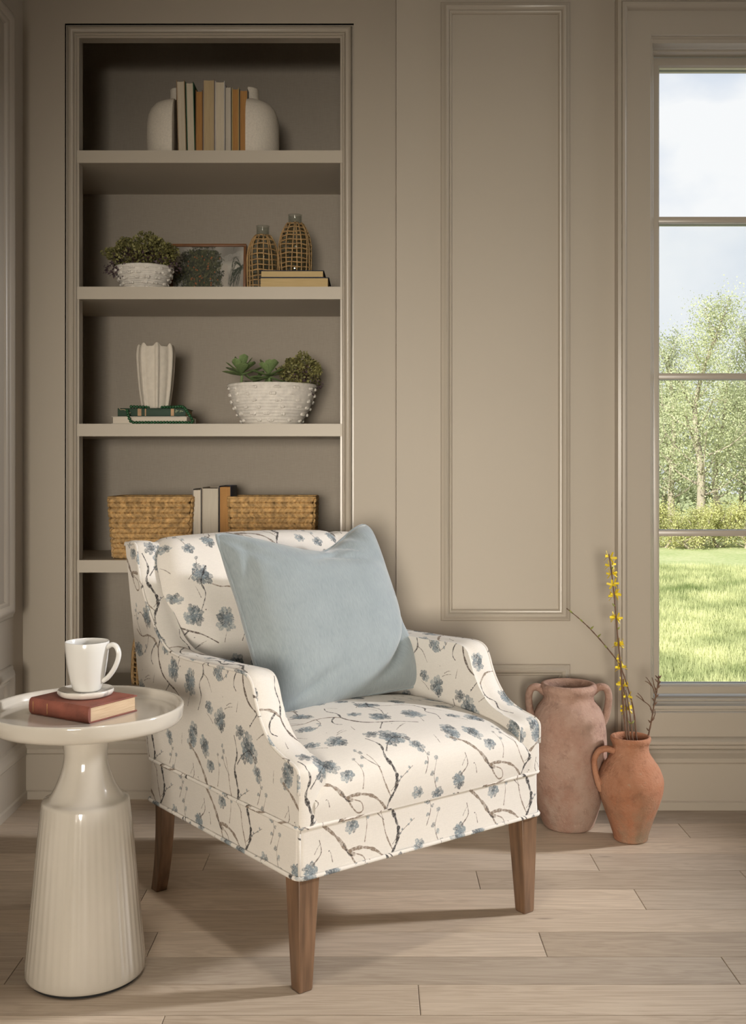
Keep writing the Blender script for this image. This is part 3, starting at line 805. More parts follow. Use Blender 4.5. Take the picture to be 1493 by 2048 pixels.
# backrest --------------------------------------------------------------
bp_ = spline([(.575, .42), (.590, .47), (.603, .54), (.622, .62), (.648, .70), (.676, .77), (.697, .82), (.712, .846), (.735, .862), (.765, .866), (.790, .858), (.804, .838), (.790, .78), (.745, .58), (.690, .40), (.674, .333)], 5)
barc = [0]
for a, b in zip(bp_[:-1], bp_[1:]): barc.append(barc[-1] + (b - a).length)
vs, fs, uv = [], [], []; u0, u1 = .050, CW - .050; NU = 32
ntop = 8 * 5
for i, p in enumerate(bp_):
    front = 1 if i <= ntop else 0
    for k in range(NU + 1):
        t = k / NU; e = abs(2 * t - 1); u = u0 + (u1 - u0) * t
        hi = max(0, min(1, (p.y - .70) / .15))
        z = p.y + hi * (.010 * (1 - e ** 2) - .020 * max(0, (e - .82) / .18) ** 2)
        w = p.x
        if front: w += -.016 * (1 - e ** 2) + .030 * max(0, (e - .84) / .16) ** 2
        vs.append((u, w, z))
for i in range(len(bp_) - 1):
    for k in range(NU):
        fs.append((i * (NU + 1) + k, i * (NU + 1) + k + 1, (i + 1) * (NU + 1) + k + 1, (i + 1) * (NU + 1) + k))
        ua, ub = u0 + (u1 - u0) * k / NU + .23, u0 + (u1 - u0) * (k + 1) / NU + .23
        va, vb = barc[i] + .02, barc[i + 1] + .02
        uv.append((U(ua, va), U(ub, va), U(ub, vb), U(ua, vb)))
MB().add(vs, fs, uv).build('backrest', F, CH, angle=180)
MB().box(.03, CW - .03, .05, .64, ZT - .01, .41).build('seat_deck', F, CH, smooth=False)

# legs ------------------------------------------------------------------
def leg(path, name='leg'):
    """path: list of (cx, cy, z, half)"""
    m = MB(); vs = []
    for cx, cy, z, h in path: vs += [(cx - h, cy - h, z), (cx + h, cy - h, z), (cx + h, cy + h, z), (cx - h, cy + h, z)]
    fs = [(0, 1, 2, 3)]
    for i in range(len(path) - 1):
        for k in range(4):
            l = (k + 1) % 4; fs.append((i * 4 + k, i * 4 + l, i * 4 + 4 + l, i * 4 + 4 + k))
    e = (len(path) - 1) * 4; fs.append((e, e + 1, e + 2, e + 3))
    m.add(vs, fs); o = m.build(name, M['walnut'], CH, angle=25)
    bv = o.modifiers.new('edge', 'BEVEL'); bv.width = .0022; bv.segments = 2; bv.limit_method = 'ANGLE'; bv.angle_limit = math.radians(40)
    return o
for sx in (0, 1):
    X = lambda u: (CW - u) if sx else u
    leg([(X(.0275), .0285, ZS + .004, .0255), (X(.0235), .0245, .006, .0160), (X(.0235), .0245, 0, .0145)])
    pth = []
    for k in range(9):
        t = k / 8; z = (ZS + .004) * (1 - t)
        pth.append((X(.030), CD - .026 + .034 * t ** 2.3, z, .0185 - .0035 * t))
    leg(pth)

# ------------------------------------------------------------------ pillow
def pillow():
    a2w = Matrix.Translation(CH.location) @ Matrix.Rotation(math.radians(37.5), 4, 'Z')
    up = Vector((-.030, .205, .43)).normalized(); rt = Vector((.495, .0, -.048)); rt = (rt - up * rt.dot(up)).normalized(); nm = rt.cross(up)   # nm points to the front
    ctr = Vector((.392, .478, .680))
    o = empty('throw_pillow', (0, 0, 0), 0, 'pale blue velvet square throw pillow leaning on the armchair back', 'pillow')
    R_ = Matrix((rt, up, nm)).transposed().to_4x4(); o.matrix_world = a2w @ Matrix.Translation(ctr) @ R_
    n = 56; hx, hy, T = .252, .240, .088
    def pos(a, b, side):
        cr = 1 - (.055 if a > 0 else .02) * (a * a * b * b) ** 5
        x = hx * a * (1 - .055 * (1 - b * b)) * cr; y = hy * b * (1 - .05 * (1 - a * a)) * cr
        a0 = .22; d = (a - a0); wv = max(0, 1 - (abs(d) / (1.15 if d < 0 else .72)))
        wv = wv * wv * (3 - 2 * wv) * .6 + wv * .4
        y -= .010 * max(0, a) ** 2 * max(0, b) ** 2
        y -= .070 * wv * max(0, (b + .2) / 1.2) ** 2.5
        t = T * max(0, (1 - abs(a) ** 3.2) * (1 - abs(b) ** 3.0)) ** .52
        if b > 0: t *= 1 - .35 * wv * b ** 3
        # creases
        t += .006 * math.exp(-((a - a0) / .05) ** 2) * -max(0, b) ** 3
        for (ca, cb, am, ang) in ((.52, .74, .010, 2.3), (.40, .60, .008, 2.7), (.62, .88, .007, 2.0), (.70, -.58, .013, .85), (.52, -.72, .011, .62), (.84, -.40, .008, 1.15), (-.55, -.80, .010, .35), (-.88, .50, .006, 1.35), (-.80, .78, .006, 2.4), (.10, .70, .006, .35)):
            u = (a - ca) * math.cos(ang) + (b - cb) * math.sin(ang); v = -(a - ca) * math.sin(ang) + (b - cb) * math.cos(ang)
            t += -1.7 * am * math.exp(-(v / .05) ** 2 - (u / .3) ** 2)
        return (x, y, side * max(t, 0))
    vs, fs = [], []
    for s in (1, -1):
        for j in range(n + 1):
            for i in range(n + 1):
                A = math.sin((2 * i / n - 1) * math.pi / 2); Bv = math.sin((2 * j / n - 1) * math.pi / 2)
                vs.append(pos(A, Bv, s))
    m1 = (n + 1) ** 2
    for s in (0, 1):
        for j in range(n):
            for i in range(n):
                q = (s * m1 + j * (n + 1) + i, s * m1 + j * (n + 1) + i + 1, s * m1 + (j + 1) * (n + 1) + i + 1, s * m1 + (j + 1) * (n + 1) + i)
                fs.append(q if s == 0 else tuple(reversed(q)))
    cv = MB().add(vs, fs).build('cover', M['velvet'], o, angle=180, fix=False)
    edge = []
    K = 40
    for (fa, fb) in ((lambda t: t, lambda t: -1), (lambda t: 1, lambda t: t), (lambda t: -t, lambda t: 1), (lambda t: -1, lambda t: -t)):
        for k in range(K):
            t = -1 + 2 * k / K; edge.append(pos(fa(t), fb(t), 1))
    MB().tube(edge, .0042, 8, closed=True).build('piping', M['velvet'], cv, angle=180)
    return o
pillow()

# ------------------------------------------------------------------ side table and what stands on it
TC = (-.598, 2.268)
tb = empty('side_table', (*TC, 0), 0, 'round glossy cream pedestal side table left of the armchair', 'side table')
flute = lambda r, z, a: r * (1 + (.0045 * math.cos(44 * a) if .02 < z < .345 else 0))
MB().lathe([(0, 0), (.114, 0), (.116, .006)], 64).build('shadow_gap_plate', M['black'], tb)  # black plate stands in for the shadow gap under the base
MB().lathe([(.100, .006), (.118, .006), (.1215, .009), (.1225, .014), (.1215, .03), (.1165, .08), (.109, .16), (.1015, .24), (.0945, .31), (.090, .355), (.0885, .361), (.0855, .364),
            (.080, .3655), (.0745, .3695), (.0685, .378), (.0620, .390), (.0560, .404), (.0505, .420), (.0465, .434), (.0445, .446), (.0440, .456), (.0452, .470), (.0478, .486), (.0505, .498), (.055, .512)], 176, rfun=flute).build('pedestal', M['gloss'], tb, angle=50)
MB().lathe([(0, .511), (.06, .511), (.12, .514), (.180, .518), (.193, .5215), (.1985, .527), (.2005, .534), (.2020, .5525), (.2012, .5555), (.1985, .557), (.1945, .556), (.1915, .5525), (.1895, .543), (.186, .538), (.178, .5365), (.05, .536), (0, .536)], 120).build('table_top', M['gloss'], tb, angle=60)
ZTT = .5362

def table_book():
    Fp = Vector((-.568, 2.187, ZTT)); ang = math.atan2(.529, -.849)
    o = empty('old_book', Fp, ang, 'worn rust red clothbound book lying under the mug', 'book')   # local x along the spine, y = -depth
    L_, Wd, t = .174, .133, .034
    # local y points left of x; the page side lies at -y
    m = MB(); y0 = -Wd
    m.cbox(0, L_, y0, 0, 0, .003, .0008); m.cbox(0, L_, y0, 0, t - .003, t, .0008)
    o2 = m.build('cover', M['rust'], o, angle=30)
    sp = [(.000, .001), (-.0035, .004), (-.0052, .010), (-.0056, t / 2), (-.0052, t - .010), (-.0035, t - .004), (.000, t - .001), (.0016, t - .003), (.0016, .003)]
    vs = [(0, -y - .000 + .0, z) for y, z in sp] + [(L_, -y, z) for y, z in sp]; k = len(sp)
    spn = MB().add(vs, [tuple(range(k)), tuple(range(k, 2 * k))] + [(i, (i + 1) % k, k + (i + 1) % k, k + i) for i in range(k)]).build('spine', M['rust'], o, angle=50)
    M['old_pages'] = pages('aged_pages', (.42, .28, .16, 1), (.70, .54, .37, 1), 2)
    MB().box(.003, L_ - .003, y0 + .004, -.001, .003, t - .003).build('page_block', M['old_pages'], o, smooth=False)
    for x in (.118, .160): MB().box(x, x + .0012, .0052, .0061, .006, t - .006).build('gilt_line', M['gilt'], spn, smooth=False)
    return t
bt = table_book()
cz = ZTT + bt
cc = (-.606, 2.298)
co = tag(MB().lathe([(0, 0), (.045, 0), (.054, .003), (.0575, .008), (.0580, .0125), (.0565, .0145), (.054, .0140), (.050, .0115), (0, .0105)], 48,
        rfun=lambda r, z, a: r * (1 + (.012 * math.cos(9 * a) if r > .05 else 0))).build('marble_coaster', M['marble'], angle=60), 'round white marble coaster under the mug', 'coaster')
co.location = (*cc, cz)
mg = empty('mug', (cc[0] + .004, cc[1] - .004, cz + .0107), 0, 'plain white glazed coffee mug on a marble coaster', 'mug')
MB().lathe([(0, .001), (.022, 0), (.0265, .001), (.0290, .005), (.0345, .022), (.0390, .042), (.0425, .064), (.0448, .086), (.0457, .1025), (.0452, .1040), (.0440, .1042), (.0430, .1030), (.0420, .085), (.0395, .060), (.0350, .035), (.0280, .014), (.018, .008), (0, .007)], 64).build('cup', M['mug'], mg, angle=60)
hp = [(.041, -.004, .090), (.053, -.006, .0975), (.063, -.007, .094), (.0685, -.008, .080), (.066, -.008, .064), (.058, -.007, .046), (.046, -.005, .030), (.034, -.004, .021)]
MB().tube(spline(hp, 6), .0053, 10, flat=1.35).build('handle', M['mug'], mg, angle=180)

# ------------------------------------------------------------------ things on the shelves
PG = {}
def page_mat(key, c0, c1, axis):
    k = (key, axis)
    if k not in PG: PG[k] = pages('pages_' + key + '_' + 'xyz'[axis], c0, c1, axis)
    return PG[k]
TONE = {'cream': ((.52, .45, .34, 1), (.66, .58, .45, 1)), 'tan': ((.42, .31, .17, 1), (.54, .42, .25, 1)), 'orange': ((.36, .175, .055, 1), (.50, .27, .09, 1)),
        'grey': ((.50, .45, .37, 1), (.62, .56, .47, 1)), 'gold': ((.52, .37, .17, 1), (.66, .50, .26, 1)), 'white': ((.62, .55, .45, 1), (.74, .67, .57, 1))}
COVER = {}
def cover_mat(name, c):
    if name not in COVER: COVER[name] = mat('book_cloth_' + name, c, rough=.65, var=.08, scale=40, bump=.1, bscale=500)
    return COVER[name]
def standing_book(x0, x1, y, z, h, depth, cov, ccol, tone, label, group, lean=0):
    """book standing with its page edges towards the room"""
    o = empty('standing_book', ((x0 + x1) / 2, y, z), 0, label, 'book', group); o.rotation_euler = (0, lean, 0)
    w = (x1 - x0) / 2; b = .0022; cm = cover_mat(cov, ccol)
    m = MB(); m.cbox(-w, -w + b, 0, depth, 0, h, .0006); m.cbox(w - b, w, 0, depth, 0, h, .0006); m.cbox(-w, w, depth - b, depth, 0, h, .0006)
    m.build('cover', cm, o, angle=30)
    # slightly concave fore-edge
    pts = [(-w + b, .004), (0, .0065), (w - b, .004), (w - b, depth - b), (-w + b, depth - b)]
    MB().prism(pts, .003, h - .004).build('page_block', page_mat(tone, *TONE[tone], 0), o, smooth=False)
    return o
def lying_book(x0, x1, y, z, t, depth, cov, ccol, tone, label, group, spine_front=False, rz=0):
    o = empty('lying_book', ((x0 + x1) / 2, y, z), rz, label, 'book', group); w = (x1 - x0) / 2; b = .0024; cm = cover_mat(cov, ccol)
    m = MB(); m.cbox(-w, w, 0, depth, 0, b, .0006); m.cbox(-w, w, 0, depth, t - b, t, .0006)
    if spine_front: m.cbox(-w, w, 0, b, 0, t, .0008)
    else: m.cbox(-w, w, depth - b, depth, 0, t, .0008)
    m.build('cover', cm, o, angle=30)
    q = .004
    MB().box(-w + q, w - q, (b if spine_front else q), (depth - q if spine_front else depth - b), b, t - b).build('page_block', page_mat(tone, *TONE[tone], 2), o, smooth=False)
    return o

# --- top shelf: books between half-vase bookends
Z1 = SH[0]; YS = YB + .045; G1 = 'books standing between the vase bookends'
rows = [(356.5, 373, 160, 'tan', (.34, .23, .13, 1), 'cream', 'first tan-covered book beside the left vase bookend', .026),
        (374.5, 390.5, 163.5, 'green', (.035, .10, .05, 1), 'cream', 'slim dark green book leaning left on the top shelf', .024),
        (391.5, 405.5, 180, 'brown', (.24, .12, .045, 1), 'orange', 'short brown book with orange-brown pages beside the green book', 0),
        (406.0, 429.5, 157.5, 'mauve', (.25, .20, .18, 1), 'tan', 'thickest and tallest tan-paged book on the top shelf', 0),
        (430.2, 449.5, 161.5, 'pale', (.55, .52, .50, 1), 'cream', 'pale grey covered cream-paged book right of the tallest book', 0),
        (450.3, 462.8, 172, 'grey', (.26, .24, .22, 1), 'grey', 'slimmest grey book in the middle of the top shelf', 0),
        (464.0, 478.0, 175.5, 'straw', (.50, .40, .18, 1), 'orange', 'brown-paged book with straw yellow cover on the top shelf', 0),
        (479.0, 496.0, 178.5, 'charcoal', (.10, .095, .09, 1), 'orange', 'charcoal covered orange-paged book against the right vase bookend', 0)]
for xa, xb, yt, cn, cc_, tn, lb, ln in rows:
    y = YS + rng.uniform(0, .012); h = at(0, yt, y).z - Z1
    standing_book(at(xa, 0, y).x, at(xb, 0, y).x, y, Z1 + .0004, h, .15 + rng.uniform(-.01, .01), cn, cc_, tn, lb, G1, -ln)

def bookend(side):
    yc = YS + .07; k = FPX / yc
    xcut = (355.2 if side < 0 else 498.0)
    x = (xcut - CX) / k; R_ = (61.0 if side > 0 else 53.5) / k + (0 if side > 0 else .012)
    hz = at(0, 180, yc).z - Z1; hs = at(0, 206, yc).z - Z1; rn = (20 if side > 0 else 14) / k
    prof = [(0, 0), (R_ * .97, 0), (R_, .006), (R_, hs * .48), (R_ * .985, hs * .62), (R_ * .94, hs * .75), (R_ * .86, hs * .85), (R_ * .73, hs * .93), (R_ * .54, hs * .98), (rn * 1.15, hs), (rn, hs + .006), (rn, hz - .003), (rn - .002, hz), (rn * .6, hz), (0, hz)]
    m = MB(); a0 = -math.pi / 2 if side > 0 else math.pi / 2
    m.lathe(prof, 36, (0, 0), a0, a0 + math.pi, cap=True)
    o = tag(m.build('vase_bookend', M['ceramic2'], angle=32), ('left' if side < 0 else 'right') + ' half of a matte cream vase-shaped bookend pair', 'bookend', 'vase-shaped bookends')
    o.location = (x, yc, Z1 + .0003)
bookend(-1); bookend(1)

# --- second shelf
Z2 = SH[1]
def bowl(name, cx, y, z, rim, base, h, rows_, label, seed):
    o = empty(name, (cx, y, z), 0, label, 'planter'); n = 30
    prof = [(0, 0), (base, 0)]
    for k in range(n * 4):
        t = k / (n * 4 - 1); r = base + (rim - base) * (1 - (1 - t) ** 1.9) ; r += .0014 * abs(math.sin(t * 13 * math.pi))
        prof.append((r, .002 + t * (h - .002)))
    prof += [(rim + .004, h - .010), (rim + .005, h - .004), (rim + .003, h), (rim - .004, h), (rim - .009, h - .01), (rim - .016, h * .55), (0, h * .5)]
    MB().lathe(prof, 72).build('bowl', M['bowl'], o, angle=70)
    m = MB(); r_ = random.Random(seed)
    for q in range(rows_):
        t = (q + .6) / (rows_ + .35); r = base + (rim - base) * (1 - (1 - t) ** 1.9); zz = t * h
        k = int(7 + 7 * r / rim); a = r_.random()
        for i in range(k):
            an = a + (i + r_.uniform(-.25, .25)) * 2 * math.pi / k
            for j in range(r_.choice((2, 3, 3))):
                b_ = an + j * .0065 / r
                m.ball((r * 1.012 * math.cos(b_), r * 1.012 * math.sin(b_), zz + r_.uniform(-.0012, .0012)), r_.uniform(.0045, .0062), 7, 5)
    m.build('raised_knots', M['bowl'], o, angle=180, kind='stuff')
    MB().lathe([(0, h * .80), (rim * .55, h * .82), (rim - .014, h * .78)], 36).build('moss', M['soil'], o)
    return o

def leaf_ball(name, loc, rx, ry, rz_, n, size, label, seed, purple=.15, sq=.0):
    o = empty(name, loc, 0, label, 'plant'); g = np.random.default_rng(seed)
    for key, cnt in (('leaf_ball', int(n * (1 - purple))), ('leaf_purple', int(n * purple))):
        d = g.normal(size=(cnt, 3)); d /= np.linalg.norm(d, axis=1)[:, None]
        if key == 'leaf_purple': d[:, 2] -= .5
        lump = 1 + .16 * np.sin(d[:, 0] * 5 + 1.3) * np.cos(d[:, 1] * 4 + .4) + .10 * np.sin(d[:, 2] * 7 + d[:, 0] * 6)
        rr = (.62 + .42 * g.random(cnt) ** .6) * lump
        c = d * rr[:, None] * np.array([rx, ry, rz_]); 
        ax = d + g.normal(size=(cnt, 3)) * .8; ax /= np.linalg.norm(ax, axis=1)[:, None]
        sd = np.cross(ax, g.normal(size=(cnt, 3))); sd /= np.linalg.norm(sd, axis=1)[:, None] + 1e-9
        s = size * (.6 + .8 * g.random(cnt))[:, None]
        nrm = np.cross(ax, sd)
        V = np.stack([c - ax * s * .5, c + sd * s * .34 - nrm * s * .08, c + ax * s * .62, c - sd * s * .34 - nrm * s * .08], 1).reshape(-1, 3)
        Fq = np.arange(cnt * 4).reshape(-1, 4)
        Ft = np.concatenate([Fq[:, [0, 1, 2]], Fq[:, [0, 2, 3]]])
        fast_mesh('foliage', V, Ft, M[key], o, kind='stuff')
    m = MB()
    for k in range(26):
        d = g.normal(size=3); d[2] = abs(d[2]) * .8 - .15; d /= np.linalg.norm(d)
        m.tube([(0, 0, -rz_ * .6), tuple(d * np.array([rx, ry, rz_]) * .5), tuple(d * np.array([rx, ry, rz_]) * .92)], [.0018, .0014, .0007], 5)
    m.build('stems', M['stem'], o, kind='stuff')
    return o
yb2 = YB + .135
c = at(289, 0, yb2).x; k2 = yb2 / FPX
bh = at(0, 536, yb2).z - Z2
bowl('textured_bowl', c, yb2, Z2, 56 * k2, 35 * k2, bh, 5, 'small white knobbly bowl on the second shelf', 3)
leaf_ball('trailing_herb', (c - .006, yb2, at(0, 512, yb2).z), .112, .085, .064, 5200, .0095, 'dark olive small-leaved trailing plant spilling over its white bowl', 4, .22)

def painting():
    C = Canvas(240, 140, 2.2, (.30, .27, .23), 5)
    H_, W_ = C.H, C.W
    yy = np.linspace(0, 1, H_)[:, None, None]; cl = value_noise(H_, W_, 60, C.rng)[..., None]
    C.img = np.array([.15, .14, .125]) * (1 - cl) + np.array([.50, .47, .41]) * cl
    C.img = C.img * (.8 + .4 * yy)
    g = C.rng
    for x in range(150, 232, 5): C.stroke([(x, 0), (x + g.normal(), 62 + g.normal() * 8)], 2.0, 1.4, (.42, .37, .31), .7)
    C.stroke([(176, 30), (178, 88)], 11, 8, (.45, .40, .34), .8); C.stroke([(204, 66), (238, 86)], 9, 7, (.03, .042, .03), .9); C.stroke([(150, 100), (238, 126)], 10, 6, (.42, .40, .36), .5)
    for k in range(16): C.stroke([(232, 84), (222 - g.random() * 22, 70 + g.normal() * 16), (208 - g.random() * 22, 44 + g.normal() * 24)], 2.4, .8, (.028, .04, .022), .85)
    for k in range(260):
        y = 4 + g.random() * 118; x = 90 + g.normal() * (20 + 12 * math.sin(y / 128 * 3)) 
        if 8 < x < 160: C.blob(x, y, 10 + g.random() * 6, 8 + g.random() * 5, g.random() * 3, (.035, .038, .018), .75)
    for k in range(3200):
        x = g.normal() * 30 + 92; y = g.random() * 128 + 2
        w_ = 34 + 22 * math.sin(y / 128 * 3.0); x = 92 + g.normal() * w_ * .62
        if x > 172 or x < 4: continue
        col = [(.022, .028, .012), (.045, .055, .018), (.10, .10, .04), (.014, .016, .010)][g.integers(4)]
        C.blob(x, y, 3.2 + g.random() * 2.6, 1.6 + g.random() * 1.4, g.random() * 3, col, .9)
    for k in range(46):
        y = g.random() * 112 + 4; x = 92 + g.normal() * 34
        if 4 < x < 175: C.blob(x, y, 2.6, 2.6, 0, (.42, .12, .03), .75)
    return C.image('orange_tree_painting')
def picture():
    y = YB + .30; xa, xb = at(340, 0, y).x, at(491.5, 0, y).x; zt = at(0, 485.5, y).z; w = xb - xa; h = zt - Z2
    o = empty('framed_picture', ((xa + xb) / 2, y, Z2 + .0005), 0, 'small framed painting of an orange tree leaning at the alcove back', 'picture')
    o.rotation_euler = (math.radians(-7), 0, 0)
    M['frame_wood'] = mat('frame_cherry_wood', (.21, .085, .03, 1), rough=.45, var=.2, scale=30)
    h = h / math.cos(math.radians(7))
    for (a, b, c_, d) in ((-w / 2, w / 2, h - .009, h), (-w / 2, w / 2, 0, .009), (-w / 2, -w / 2 + .009, .009, h - .009), (w / 2 - .009, w / 2, .009, h - .009)):
        MB().cbox(a, b, -.004, .018, c_, d, .001).build('frame_rail', M['frame_wood'], o)
    m, nt, b = mat_new('painted_canvas'); t = nt.nodes.new('ShaderNodeTexImage'); t.image = painting(); u = nt.nodes.new('ShaderNodeUVMap'); u.uv_map = 'UVMap'
    nt.links.new(u.outputs['UV'], t.inputs['Vector']); nt.links.new(t.outputs['Color'], b.inputs['Base Color']); b.inputs['Roughness'].default_value = .55
    x0, x1, z0, z1 = -w / 2 + .008, w / 2 - .008, .008, h - .008
    mb = MB(); mb.box(x0, x1, .004, .012, z0, z1)
    mb.uv[2] = ((0, 0), (1, 0), (1, 1), (0, 1)); mb.build('canvas', m, o, smooth=False, fix=False)
picture()

def wicker_bottle(cx, y, z, prof_body, rn, hn, label, seed, rows_, cols, cat='bottle', glass_=True, r=.0022, name='wicker_bottle', zt=None):
    o = empty(name, (cx, y, z), 0, label, cat, None); g = random.Random(seed)
    P = [(p.x, p.y) for p in spline(prof_body, 6)]
    Rz = lambda zz: np.interp(zz, [p[1] for p in P], [p[0] for p in P]); top = P[-1][1]
    if glass_:
        inn = [(max(p[0] - .004, .001), p[1]) for p in P]
        pr = [(0, .002)] + inn + [(rn, top + .004), (rn, hn - .002), (rn + .001, hn), (rn - .001, hn), (rn - .002, hn - .002), (rn - .002, top)] + [(max(p[0] - .006, .0005), p[1] + .002) for p in reversed(inn)] + [(0, .004)]
        MB().lathe(pr, 40).build('glass_bottle', M['bottle'], o, angle=60)
    m = MB(); ph = [g.uniform(-.3, .3) for _ in range(cols)]
    for i in range(rows_):
        zz = .004 + (top - .006) * i / (rows_ - 1); tilt = g.uniform(-.0025, .0025); p0 = g.random() * 6
        m.tube([((Rz(zz) + .0006 * math.sin(9 * a)) * math.cos(a), (Rz(zz) + .0006 * math.sin(9 * a)) * math.sin(a), zz + tilt * math.sin(a + p0) + .0012 * math.sin(5 * a + p0)) for a in [2 * math.pi * k / 36 for k in range(36)]], r, 6, closed=True)
    for k in range(cols):
        a0 = (k + ph[k] * .5) * 2 * math.pi / cols; dr = g.uniform(-.25, .25)
        m.tube([((Rz(zz) + .0022) * math.cos(a0 + dr * zz / top), (Rz(zz) + .0022) * math.sin(a0 + dr * zz / top), zz) for zz in [top * q / 14 for q in range(15)]], r * .9, 6)
    m.build('wicker_net', M['wicker'], o, angle=180, kind='stuff')
    return o
yw = YB + .15; kw = yw / FPX
zt1 = at(0, 472, yw).z - Z2; hn1 = at(0, 453, yw).z - Z2
wicker_bottle(at(526, 0, yw).x, yw, Z2 + .001, [(.046, 0), (.0485, .012), (.0495, .05), (.0505, zt1 * .55), (.0490, zt1 * .68), (.0430, zt1 * .82), (.0330, zt1 * .93), (.0250, zt1 * .985), (.0230, zt1)], .0215, hn1,
              'shorter wicker-wrapped glass bottle standing on the second shelf', 8, 12, 18)
yk = YB + .07; navy = (.018, .024, .045, 1)
t2 = at(0, 557, yk).z - Z2; t1 = at(0, 542.5, yk).z - Z2 - t2
lying_book(at(520, 0, yk).x, at(659, 0, yk).x, yk - .02, Z2 + .0004, t2, .155, 'navy', navy, 'gold', 'lower of two navy books lying under the taller wicker bottle', 'navy books on the second shelf')
lying_book(at(521, 0, yk).x, at(649, 0, yk).x, yk - .012, Z2 + t2 + .0008, t1, .15, 'navy', navy, 'gold', 'upper of two navy books lying under the taller wicker bottle', 'navy books on the second shelf')
zb2 = Z2 + t1 + t2 + .002; yq = yk + .075
zt2 = at(0, 447, yq).z - zb2; hn2 = at(0, 430, yq).z - zb2
wicker_bottle(at(590.5, 0, yq).x, yq, zb2, [(.047, 0), (.0505, .012), (.0515, .04), (.0520, zt2 * .50), (.0505, zt2 * .62), (.0430, zt2 * .80), (.0330, zt2 * .92), (.0260, zt2 * .985), (.0245, zt2)], .0225, hn2,
              'taller wicker-wrapped glass bottle standing on two navy books', 9, 12, 18)

# --- third shelf
Z3 = SH[2]; y3 = YB + .055
tl = at(0, 833.5, y3).z - Z3; tu = at(0, 817, y3).z - Z3 - tl
lying_book(at(226, 0, y3).x, at(378, 0, y3).x, y3 - .02, Z3 + .0004, tl, .16, 'ivory', (.50, .46, .40, 1), 'white', 'lower ivory book with cream pages under the fluted vase', 'books under the fluted vase')
gb = lying_book(at(236, 0, y3).x, at(372, 0, y3).x, y3 - .004, Z3 + tl + .0008, tu, .15, 'forest', (.018, .05, .028, 1), 'tan', 'upper dark green book with gilt spine bands under the fluted vase', 'books under the fluted vase', spine_front=True)
for x, wd in ((-.045, .012), (-.022, .004), (.062, .010)):
    MB().box(x, x + wd, -.0009, .0002, .002, tu - .002).build('spine_band', M['gilt'], gb, smooth=False)
M['leafprint'] = mat('pale_leaf_print', (.22, .26, .17, 1), rough=.6, var=.3)
mlp = MB()
for i in range(14):
    x = rng.uniform(.068, .105); z = rng.uniform(.005, tu - .005); mlp.ball((x, -.0006, z), .0022, 6, 4, (1.2, .2, .8))
mlp.build('spine_print', M['leafprint'], gb, angle=180)
zv = Z3 + tl + tu + .0016; yv = YB + .115
hv = at(0, 688, yv).z - zv
def fluted_vase():
    m = MB(); NS, NR = 160, 30; ribs = 7; vs = []
    def rad(t, a):
        R_ = np.interp(t, [0, .04, .12, .3, .6, .82, 1], [.0440, .0475, .0505, .0560, .0620, .0645, .0625])
        ph_ = (a * ribs / (2 * math.pi)) % 1.0; d = min(ph_, 1 - ph_)
        rib = math.exp(-(d / .125) ** 2.6)
        tip = math.sqrt(max(0, 1 - max(0, (t - .86) / .14) ** 2))
        return R_ * (.845 + .035 * math.sin(ph_ * math.pi) + .165 * rib * (.35 + .65 * tip)), rib
    a_off = .42
    for j in range(NR + 1):
        t = j / NR
        for i in range(NS):
            a = 2 * math.pi * i / NS; r, rb = rad(t, a + a_off)
            dd = (a + a_off) * ribs / (2 * math.pi) % 1.0; dd = min(dd, 1 - dd); z = t * hv * (.945 + .055 * math.exp(-(dd / .2) ** 3))
            if t > .97: r *= .985
            vs.append((r * math.cos(a), r * math.sin(a), z))
    # inner wall
    for j in range(8):
        t = 1 - j / 7 * .6
        for i in range(NS):
            a = 2 * math.pi * i / NS; r, rb = rad(t, a + a_off)
            vs.append(((r * .80 - .004) * math.cos(a), (r * .80 - .004) * math.sin(a), t * hv * (.945 + .03 * rb) - .004))
    fs = []
    for j in range(NR + 8):
        for i in range(NS):
            k = (i + 1) % NS; fs.append((j * NS + i, j * NS + k, (j + 1) * NS + k, (j + 1) * NS + i))
    fs.append(tuple(range(NS))); fs.append(tuple((NR + 8) * NS + i for i in range(NS)))
    m.add(vs, fs)
    o = tag(m.build('fluted_vase', M['ceramic'], angle=70), 'matte cream vase with raised vertical ribs standing on two books', 'vase')
    o.location = (at(312.5, 0, yv).x, yv, zv)
fluted_vase()
